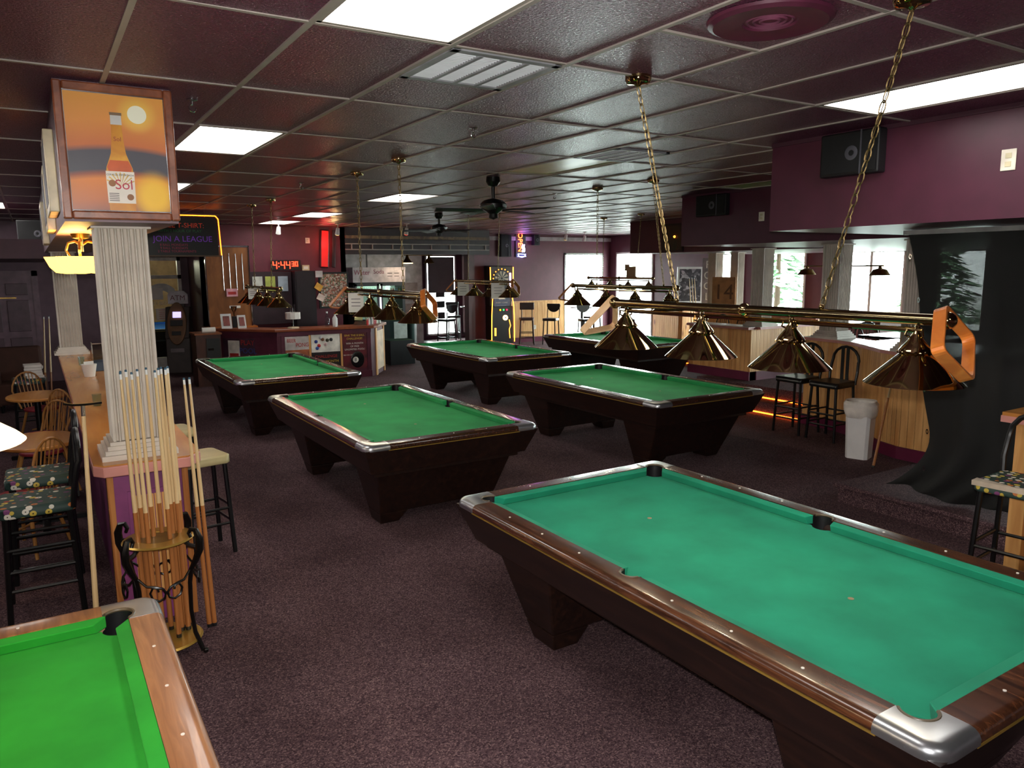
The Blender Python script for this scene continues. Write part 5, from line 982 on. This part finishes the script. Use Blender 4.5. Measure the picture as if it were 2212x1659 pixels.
sg = B().poly([(-.2, 0), (.2, 0), (.2, .2), (.12, .27), (-.12, .27), (-.2, .2)], [(0, 0), (.06, 0)]).obj('sign_panel', plain('atm_sign', (196, 190, 196), .5), at); sg.matrix_local = Matrix(((1, 0, 0, 0), (0, 0, 1, .1), (0, 1, 0, 1.46), (0, 0, 0, 1))); text('sign_lettering', 'ATM', .15, plain('atm_red', (110, 60, 70), .5), at, (0, .095, 1.58), FRONT); B().box(-.12, .12, .12, .2, 1.38, 1.47).obj('sign_neck', DBR, at); B().box(-.15, .12, -.212, -.205, .45, .53).obj('badge', plain('atm_badge', (120, 108, 110), .5), at)
# gumball-style red stand in the lobby
rg = thing('red_candy_stand', 'small red candy stand behind the glass door', 'candy stand', (1.95, 19.3, 0)); REDP = plain('red_plastic', (190, 20, 34), .35); B().lathe([(.09, 0), (.08, .03), (.02, .06), (.02, .25), (.09, .28), (.09, .42), (.05, .44), (.1, .52), (.11, .6), (.07, .68), (.001, .7)], 18).obj('body', REDP, rg, True); B().lathe([(.1, .5), (.112, .58)], 18, (0, 0, 0)).obj('globe_band', BLACKP, rg, True)
# ================================================================== DRINKS ROOM
fg = thing('drinks_fridge', 'tall drinks fridge with lit sign panel and glass doors', 'fridge', (8.0, 19.55, 0)); B().box(-.75, .75, 0, .7, 0, .74).box(-.75, .75, .6, .7, .74, 1.8).box(-.75, -.7, 0, .6, .74, 1.8).box(.7, .75, 0, .6, .74, 1.8).box(-.75, .75, 0, .6, 1.74, 1.8).obj('body', BLACKP, fg); B().box(-.7, .7, .58, .6, .74, 1.74).obj('lit_back', glow('fridge_interior', (150, 170, 150), .5), fg)
for z in (1.04, 1.42): B().box(-.7, .7, .04, .58, z, z+.02).obj('shelf', WHITE, fg)
B().box(-.76, .76, -.03, .7, 1.8, 2.2).obj('sign_panel', plain('fridge_sign', (206, 196, 200), .5), fg)
text('sign_lettering', 'Water', .19, plain('sign_red', (170, 90, 110), .5), fg, (-.5, -.035, 2.06), FRONT, sx=.9); text('sign_lettering', 'Soda', .16, plain('sign_dark_red', (130, 60, 80), .5), fg, (-.02, -.035, 2.08), FRONT)
for x in (.3, .5): B().box(x-.07, x+.07, -.034, -.03, 2.03, 2.05).box(x-.07, x+.07, -.034, -.03, 1.95, 1.965).obj('sign_print', INK, fg)
for s in (-1, 1):
    a, c = min(s*.02, s*.72), max(s*.02, s*.72); B().box(a, a+.06, -.03, 0, .75, 1.76).box(c-.06, c, -.03, 0, .75, 1.76).box(a, c, -.03, 0, .75, .81).box(a, c, -.03, 0, 1.7, 1.76).obj('door_frame', plain('fridge_door', (30, 30, 36), .4), fg); B().box(a+.06, c-.06, -.02, -.015, .81, 1.7).obj('door_glass', GLASS, fg)
B().cyl((.0, -.05, 1.05), (.0, -.05, 1.5), .022, n=8).obj('lit_handle', glow('fridge_tube', (240, 235, 255), 3), fg)
for k in range(22):
    c = [(180, 200, 210), (150, 170, 190), (200, 170, 60), (120, 160, 60), (214, 130, 40), (190, 60, 50)][k % 6 if k > 10 else k % 2]; x = -.6+k*.057+(.08 if k > 10 else 0); bottle('%s bottled drink from the left in the drinks fridge' % ORD[k], 8.0+x, 19.66, .22, .024, plain('drink_%d_%d' % c[:2], c, .3), WHITE, 1.44, 'drinks in the fridge')
lamp_light('fridge_light', 12, (.9, 1, .92), (0, .15, 1.68), fg, .05)
wc = struct(B().box(6.2, 9.6, 20.2, 20.3, 0, 2.7).obj('wall_white_panel', plain('white_panelling', (176, 176, 182), .5))); B().box(7.9, 7.93, 20.18, 20.2, 2.2, 2.7).obj('panel_joint', plain('joint_dark', (80, 80, 86), .5), wc)
for k, (x, z, lb) in enumerate(((9.15, 1.5, 'upper poster of red drinks on the white panelling'), (9.15, .9, 'lower poster of red drinks on the white panelling'))):
    t = thing('drinks_poster', lb, 'poster', (x, 20.19, z), 0, 'drinks posters'); B().box(-.28, .28, -.012, 0, -.26, .26).obj('sheet', plain('poster_grey_sheet', (150, 140, 140), .6), t)
    for q_ in range(4): B().lathe([(.02, -.12), (.04, .02), (.045, .12)], 10, (-.18+.12*q_, -.014, -.04)).obj('printed_glass', plain('red_drink', (140, 40, 44), .5), t).scale = (1, .1, 1)
cl = thing('display_cooler', 'low glass display cooler at right end of the service desk', 'cooler', (7.0, 16.1, 0)); B().box(-.3, .3, -.25, .3, 0, .55).obj('body', plain('cooler_black', (24, 30, 34), .4), cl); B().box(-.3, .3, -.25, .3, .55, 1.05).obj('glass_case', glass('cooler_glass', (200, 220, 216)), cl); B().box(-.2, .12, -.26, -.25, .6, .98).obj('notice_sheet', plain('pale_notice', (190, 206, 200), .6), cl); B().box(-.3, .3, -.25, .3, 1.05, 1.08).obj('lid', WHITE, cl)
bk = thing('black_bin', 'tall black bin right of the display cooler', 'bin', (7.75, 17.2, 0)); B().lathe([(.001, 0), (.2, 0), (.22, .85), (.21, .9), (.001, .9)], 18).obj('body', BLACKP, bk, True); B().lathe([(.22, .88), (.21, .98), (.12, 1.02), (.001, 1.02)], 18).obj('lid', BLACKV, bk, True)
pn = thing('pendant_pair', 'two-shade brass pendant in the drinks room, one shade lit', 'lamp', (8.9, 19.0, 2.42)); B().cyl((-.4, 0, .1), (.45, 0, .1), .012, n=8).obj('bar', BRASSD, pn)
for k, x in enumerate((-.3, .35)):
    B().cyl((x, 0, .1), (x, 0, CZ+.08-2.42), .006, n=6).obj('rod', BRASSD, pn); sh = B().lathe([(.03, .1), (.05, .02), (.13, -.09), (.16, -.12), (.155, -.122)], 24, (x, 0, 0)).obj('shade', BRASSD, pn, True)
    if k == 0: B().lathe([(.001, -.128), (.15, -.124), (.15, -.105)], 20, (x, 0, 0)).obj('lit_lens', glow('pendant_lens', (255, 220, 180), 6), sh)
lamp_light('pendant_light', 14, (1, .8, .55), (-.3, 0, -.18), pn, .08)
# ================================================================== DART MACHINE, NEON
dm = thing('dart_machine', 'black electronic dart machine with glowing orange tubes', 'dart machine', (11.05, 18.15, 0), -.12)
B().box(-.33, .33, -.05, .4, 0, 1.1).obj('lower_cabinet', BLACKP, dm, bevel=.02); B().hexa([(-.33, .05, 1.1), (.33, .05, 1.1), (.33, .4, 1.1), (-.33, .4, 1.1), (-.36, .0, 2.22), (.36, .0, 2.22), (.36, .4, 2.22), (-.36, .4, 2.22)]).obj('upper_cabinet', BLACKP, dm, bevel=.02)
def ring(c, r0, r1, y, n=32):
    vs = [(c[0]+r*math.cos(2*PI*k/n), yy_, c[1]+r*math.sin(2*PI*k/n)) for r, yy_ in ((r0, y), (r1, y)) for k in range(n)]; return B().add(vs, [(k, (k+1) % n, n+(k+1) % n, n+k) for k in range(n)])
bd = B().cyl((0, -.02, 1.87), (0, .02, 1.87), .25, n=32).obj('dart_board', BLACKP, dm)
for k in range(20):
    a0, a1 = 2*PI*k/20, 2*PI*(k+1)/20; vs = [(r*math.cos(a), -.024, 1.87+r*math.sin(a)) for r in (.03, .2) for a in (a0, a1)]; B().add(vs, [(0, 1, 3, 2)]).obj('board_sector', plain('sector_cream', (206, 196, 166), .5) if k % 2 else BLACKV, bd)
for k in range(9): a = PI*k/8; B().ball((.26*math.cos(a), -.03, 1.87+.26*math.sin(a)), .018, 8, 6).obj('board_lamp', NEONO, dm)
for s in (-1, 1):
    B().tube([(s*.35, -.03, 2.18), (s*.345, -.03, 1.6)], .014, 8).obj('neon_tube', NEONO, dm); B().tube([(s*.3, -.06, 1.36), (s*.33, -.09, 1.1), (s*.345, -.09, .8), (s*.35, -.08, .1)], .014, 8).obj('neon_tube', NEONO, dm)
B().tube([(-.36, -.05, 1.4), (.2, -.05, 1.4)], .014, 8).obj('neon_tube', NEONO, dm); B().tube([(.26, -.02, 2.02), (.26, -.02, 1.62)], .026, 8).obj('white_tube', NEONW, dm)
B().box(-.24, .24, -.04, .05, 1.06, 1.36).obj('screen', glow('dart_screen', (66, 72, 86), .5), dm); text('screen_lettering', 'INSERT COINS', .055, WI, dm, (-.02, -.045, 1.2), FRONT); B().box(-.16, .12, -.044, -.04, 1.12, 1.13).box(-.1, .1, -.044, -.04, 1.28, 1.33).obj('screen_print', plain('screen_grey', (150, 150, 160), .5), dm)
for x, c in ((-.08, (255, 190, 40)), (.02, (60, 220, 110)), (.12, (255, 40, 80))): B().ball((x, -.08, 1.0), .026, 10, 6).obj('button', glow('button_%d' % c[0]+str(c[1]), c, 2.5), dm)
B().cyl((.08, -.075, .78), (.08, -.05, .78), .075, n=24).obj('round_lamp', glow('dart_round', (255, 214, 140), 4), dm); B().cyl((.08, -.08, .78), (.08, -.074, .78), .018, n=12).obj('lamp_hub', BUTT, dm); B().tube([(.2, -.06, .72), (.24, -.06, .55), (.2, -.06, .45), (.22, -.06, .2)], .012, 6).obj('neon_tube', NEONO, dm); B().box(-.25, -.2, -.062, -.05, .28, .5).obj('coin_slot', NEONO, dm)
nn_ = thing('neon_sign', 'red and blue neon open sign with coffee cup on the far wall', 'neon sign', (11.95, YW, 2.82)); B().box(-.16, .18, -.04, 0, -.36, .34).obj('backing', BLACKP, nn_)
nt_ = text('neon_lettering', 'OPEN', .21, NEONR, nn_, (-.03, -.07, .06), (PI/2, PI/2, 0), extrude=.006); B().tube([(.02+.13*math.cos(a), -.08, -.28+.08*math.sin(a)) for a in [PI+k*PI/8 for k in range(9)]]+[(.02-.13, -.08, -.27)], .013, 6, True).obj('neon_cup', NEONB, nn_); B().tube([(-.12, -.08, -.34), (.16, -.08, -.34)], .012, 6).obj('neon_saucer', NEONB, nn_)
for x in (.03, .07, .11): B().tube([(x, -.08, -.22), (x+.02, -.08, -.14), (x-.01, -.08, -.06), (x+.01, -.08, .0)], .008, 6).obj('neon_steam', NEONW, nn_)
lamp_light('neon_glow', 5, (.55, .2, 1), (0, -.25, .03), nn_, .15)
# ================================================================== RIGHT SIDE
tc = thing('waste_bin', 'white waste bin with a liner by the pine half wall', 'bin', (7.80, 5.02, 0), .3); wp = plain('white_plastic', (236, 234, 232), .45, var=.02); B().poly([(-.1, -.13), (.1, -.13), (.13, -.1), (.13, .1), (.1, .13), (-.1, .13), (-.13, .1), (-.13, -.1)], [(0, .012), (.58, -.006)], [(1, 1), (-1, 1), (-1, 1), (-1, -1), (-1, -1), (1, -1), (1, -1), (1, 1)]).obj('body', wp, tc); random.seed(4)
lv = []; n = 24
B().lathe([(.152, .47), (.17, .5), (.186, .56), (.188, .62), (.165, .655), (.14, .64), (.11, .5)], 36, (0, 0, 0), wob=lambda t, z: .05*math.cos(4*t+2.6)+.05*math.sin(3*t+z*14)+.03*math.sin(9*t+z*20)).obj('liner', plain('bin_liner', (222, 214, 204), .4), tc, True)
ct = thing('mesh_curtain', 'black mesh curtain hanging from the nearest soffit to the platform', 'curtain', (6.0, 3.4, .2)); nu, nv = 90, 50; vs = []; fs = []
for a in range(nv+1):
    v = a/nv; z = .0+2.235*(1-v)
    e = .12*(1-v)**2-.1*math.sin(v*PI)*.4+(.42*max(0, (v-.72)/.28)**2)
    for c in range(nu+1):
        u = c/nu; y = e-u*(2.9+.1*v); x = -.06+.42*v**2+.045*math.sin(u*30+1.5*math.sin(v*3))*(.35+.65*v)+.03*math.sin(u*67+v*4)*v+(.05*math.exp(-u*30)*math.sin(v*9)); vs.append((x, y, z+(.02*math.sin(u*22)+.01 if a == nv else 0)))
for a in range(nv):
    for c in range(nu): i = a*(nu+1)+c; fs.append((i, i+1, i+nu+2, i+nu+1))
B().add(vs, fs).obj('cloth', MESHC, ct, True, angle=180)
for zz, yy_ in ((2.03, .12), (1.69, .04), (.97, -.0), (.61, .0), (.27, .06)):
    v = 1-zz/2.235; x = -.06+.42*v**2-.02
    g_ = ring((0, 0), .012, .022, 0, 16).obj('grommet', CHROME, ct); g_.location = (x-.03, yy_-.06, zz); g_.rotation_euler = (0, 0, PI/2-.6)
B().box(-.09, -.03, -2.9, .14, 2.2, 2.235).obj('track', plain('grey_track', (150, 150, 150), .4), ct)
rt = thing('drink_rail_table', 'pine bar table at the right edge beside the torn stool', 'table', (5.80, 1.85, 0)); B().box(-.16, .14, -.95, .72, 1.11, 1.15).obj('table_top', OAKTOP, rt); B().box(-.165, .145, -.95, .725, 1.08, 1.125).obj('edge', PINKED, rt)
for y in (.6, -.85): B().box(-.1, .02, y-.05, y+.05, 0, 1.1).obj('post', PINES, rt)
B().box(-.02, .06, -.9, .65, .05, 1.1).obj('back_panel', PINE, rt)
# dining area behind the half walls
def dine_chair(label, loc, rz): stool('dining_chair', label, 'chair', loc, rz, BLACKV, BLACKM, .46, 'spindle', .42, group='dark dining chairs', rung=())
dine_chair('dark spindle-back dining chair beside the second window column', (11.7, 7.6, .36), 2.4); dine_chair('dark spindle-back dining chair nearer the middle column', (11.0, 7.35, .36), 2.2)
bt2 = thing('booth_seat', 'tall brown booth back in front of the right dining window', 'booth', (12.6, 7.35, .36)); B().box(-.35, .35, -.3, .3, 0, .45).obj('seat', plain('brown_booth', (96, 60, 54), .6), bt2); B().poly([(-.36, 0), (.36, 0), (.36, .9), (.2, .99), (-.2, .99), (-.36, .9)], [(0, 0), (.1, 0)]).obj('backrest', plain('brown_booth', (96, 60, 54), .6), bt2).matrix_local = Matrix(((1, 0, 0, 0), (0, 0, 1, .28), (0, 1, 0, 0), (0, 0, 0, 1)))
for k, (x, y) in enumerate(((11.0, 6.3), (13.0, 8.9))):
    t = thing('dining_table', ('dark dining table behind the curved half wall', 'dark dining table before the dining windows')[k], 'table', (x, y, .36), 0, 'dark dining tables'); B().box(-.5, .5, -.6, .6, .72, .76).obj('table_top', plain('black_table', (24, 24, 30), .15), t, bevel=.01); B().cyl((0, 0, 0), (0, 0, .72), .05, n=12).obj('post', BLACKM, t); B().box(-.25, .25, -.25, .25, 0, .03).obj('base', BLACKM, t)
lt = thing('white_ledge', 'white round-ended side counter behind the curved half wall', 'counter', (9.9, 5.6, .36)); B().poly([(-.9, -.9), (-.3, -1.1), (.5, -1.1), (.5, .6), (-.55, .6), (-.75, .1)], [(.72, 0), (.76, 0)]).obj('top', plain('white_top', (236, 226, 216), .2), lt); B().box(-.3, .3, -.9, .4, 0, .72).obj('base', PINE, lt)
p3 = thing('dome_pendants', 'brass bar with three dome shades before the dining windows', 'lamp', (11.6, 8.0, 2.06)); B().cyl((-.3, -.95, .09), (.3, .95, .09), .012, n=8).obj('bar', BRASSD, p3); B().cyl((0, 0, .09), (0, 0, .38), .01, n=8).obj('rod', BRASSD, p3)
for k in (-1, 0, 1): B().lathe([(.02, .09), (.03, .05), (.1, .03), (.14, -.03), (.16, -.06), (.155, -.062)], 24, (.28*k, .88*k, 0)).obj('dome_shade', BRASSD, p3, True)
# cardboard "14" sign and vertical sign on the columns
c14 = thing('number_sign', 'brown cardboard sign with the number fourteen by the dining columns', 'sign', (12.05, 10.98, 1.62), -PI/2+.35); B().box(-.25, .25, -.005, .005, -.32, .32).obj('card', plain('kraft_card', (176, 128, 84), .8), c14); text('sign_lettering', '14', .44, plain('pen_brown', (110, 76, 54), .7), c14, (0, -.007, .0), FRONT); B().cyl((0, .0, .3), (.0, .28, .3), .006, n=6).obj('hook', CHROME, c14)
vs_ = thing('vertical_sign', 'tall grey sign with stacked letters between the dining columns', 'sign', (13.0, 12.35, 1.85), -.9); B().box(-.11, .11, -.02, .02, -.55, .5).obj('panel', plain('grey_sign', (132, 122, 124), .5), vs_)
for k, ch in enumerate('POOL'): text('sign_lettering', ch, .24, WI, vs_, (.02, -.024, .34-k*.24), FRONT)
B().box(-.02, .02, -.02, .02, -.7, -.55).cyl((0, 0, -1.49), (0, 0, -.55), .012, n=6).obj('stand', CHROME, vs_)
# framed print leaning near the far windows
fr_ = thing('framed_print', 'white-framed black and white print leaning by the dining columns', 'picture', (13.1, 12.98, 1.30), -.6); B().box(-.3, .3, 0, .03, 0, .85).obj('frame', WHITE, fr_); B().box(-.25, .25, -.006, 0, .05, .8).obj('print', speckle('bw_print', [(30, 28, 32), (66, 62, 70), (40, 38, 44), (170, 166, 172)], 18), fr_); B().cyl((0, .05, -.09), (0, .05, .3), .012, n=6).obj('easel_leg', BLACKM, fr_)

# ------------------------------------------------------------------ lettering becomes plain meshes
bpy.context.view_layer.update(); dg_ = bpy.context.evaluated_depsgraph_get()
for o in [o for o in bpy.data.objects if o.type == 'FONT']:
    me = bpy.data.meshes.new_from_object(o.evaluated_get(dg_)); nm = o.name.split('.')[0]; o.name = 'old'
    if not me.materials: me.materials.append(o.data.materials[0])
    n_ = bpy.data.objects.new(nm, me); COL.objects.link(n_); n_.parent = o.parent; n_.location = o.location; n_.rotation_euler = o.rotation_euler; n_.scale = o.scale
    bpy.data.objects.remove(o)

lo = thing('lobby_fill_lamp', 'added warm cone lamp brightening the lobby behind the glass door', 'lamp', (2.3, 20.2, 2.5)); B().lathe([(.02, .12), (.12, .02), (.13, 0), (.12, 0)], 24).obj('shade', OPAL, lo, True); B().cyl((0, 0, .1), (0, 0, CZ+.09-2.5), .006, n=6).obj('rod', BRASSD, lo)  # lamp added to brighten the dark lobby
lamp_light('bulb_light', 60, (1, .85, .6), (0, 0, -.06), lo, .08)
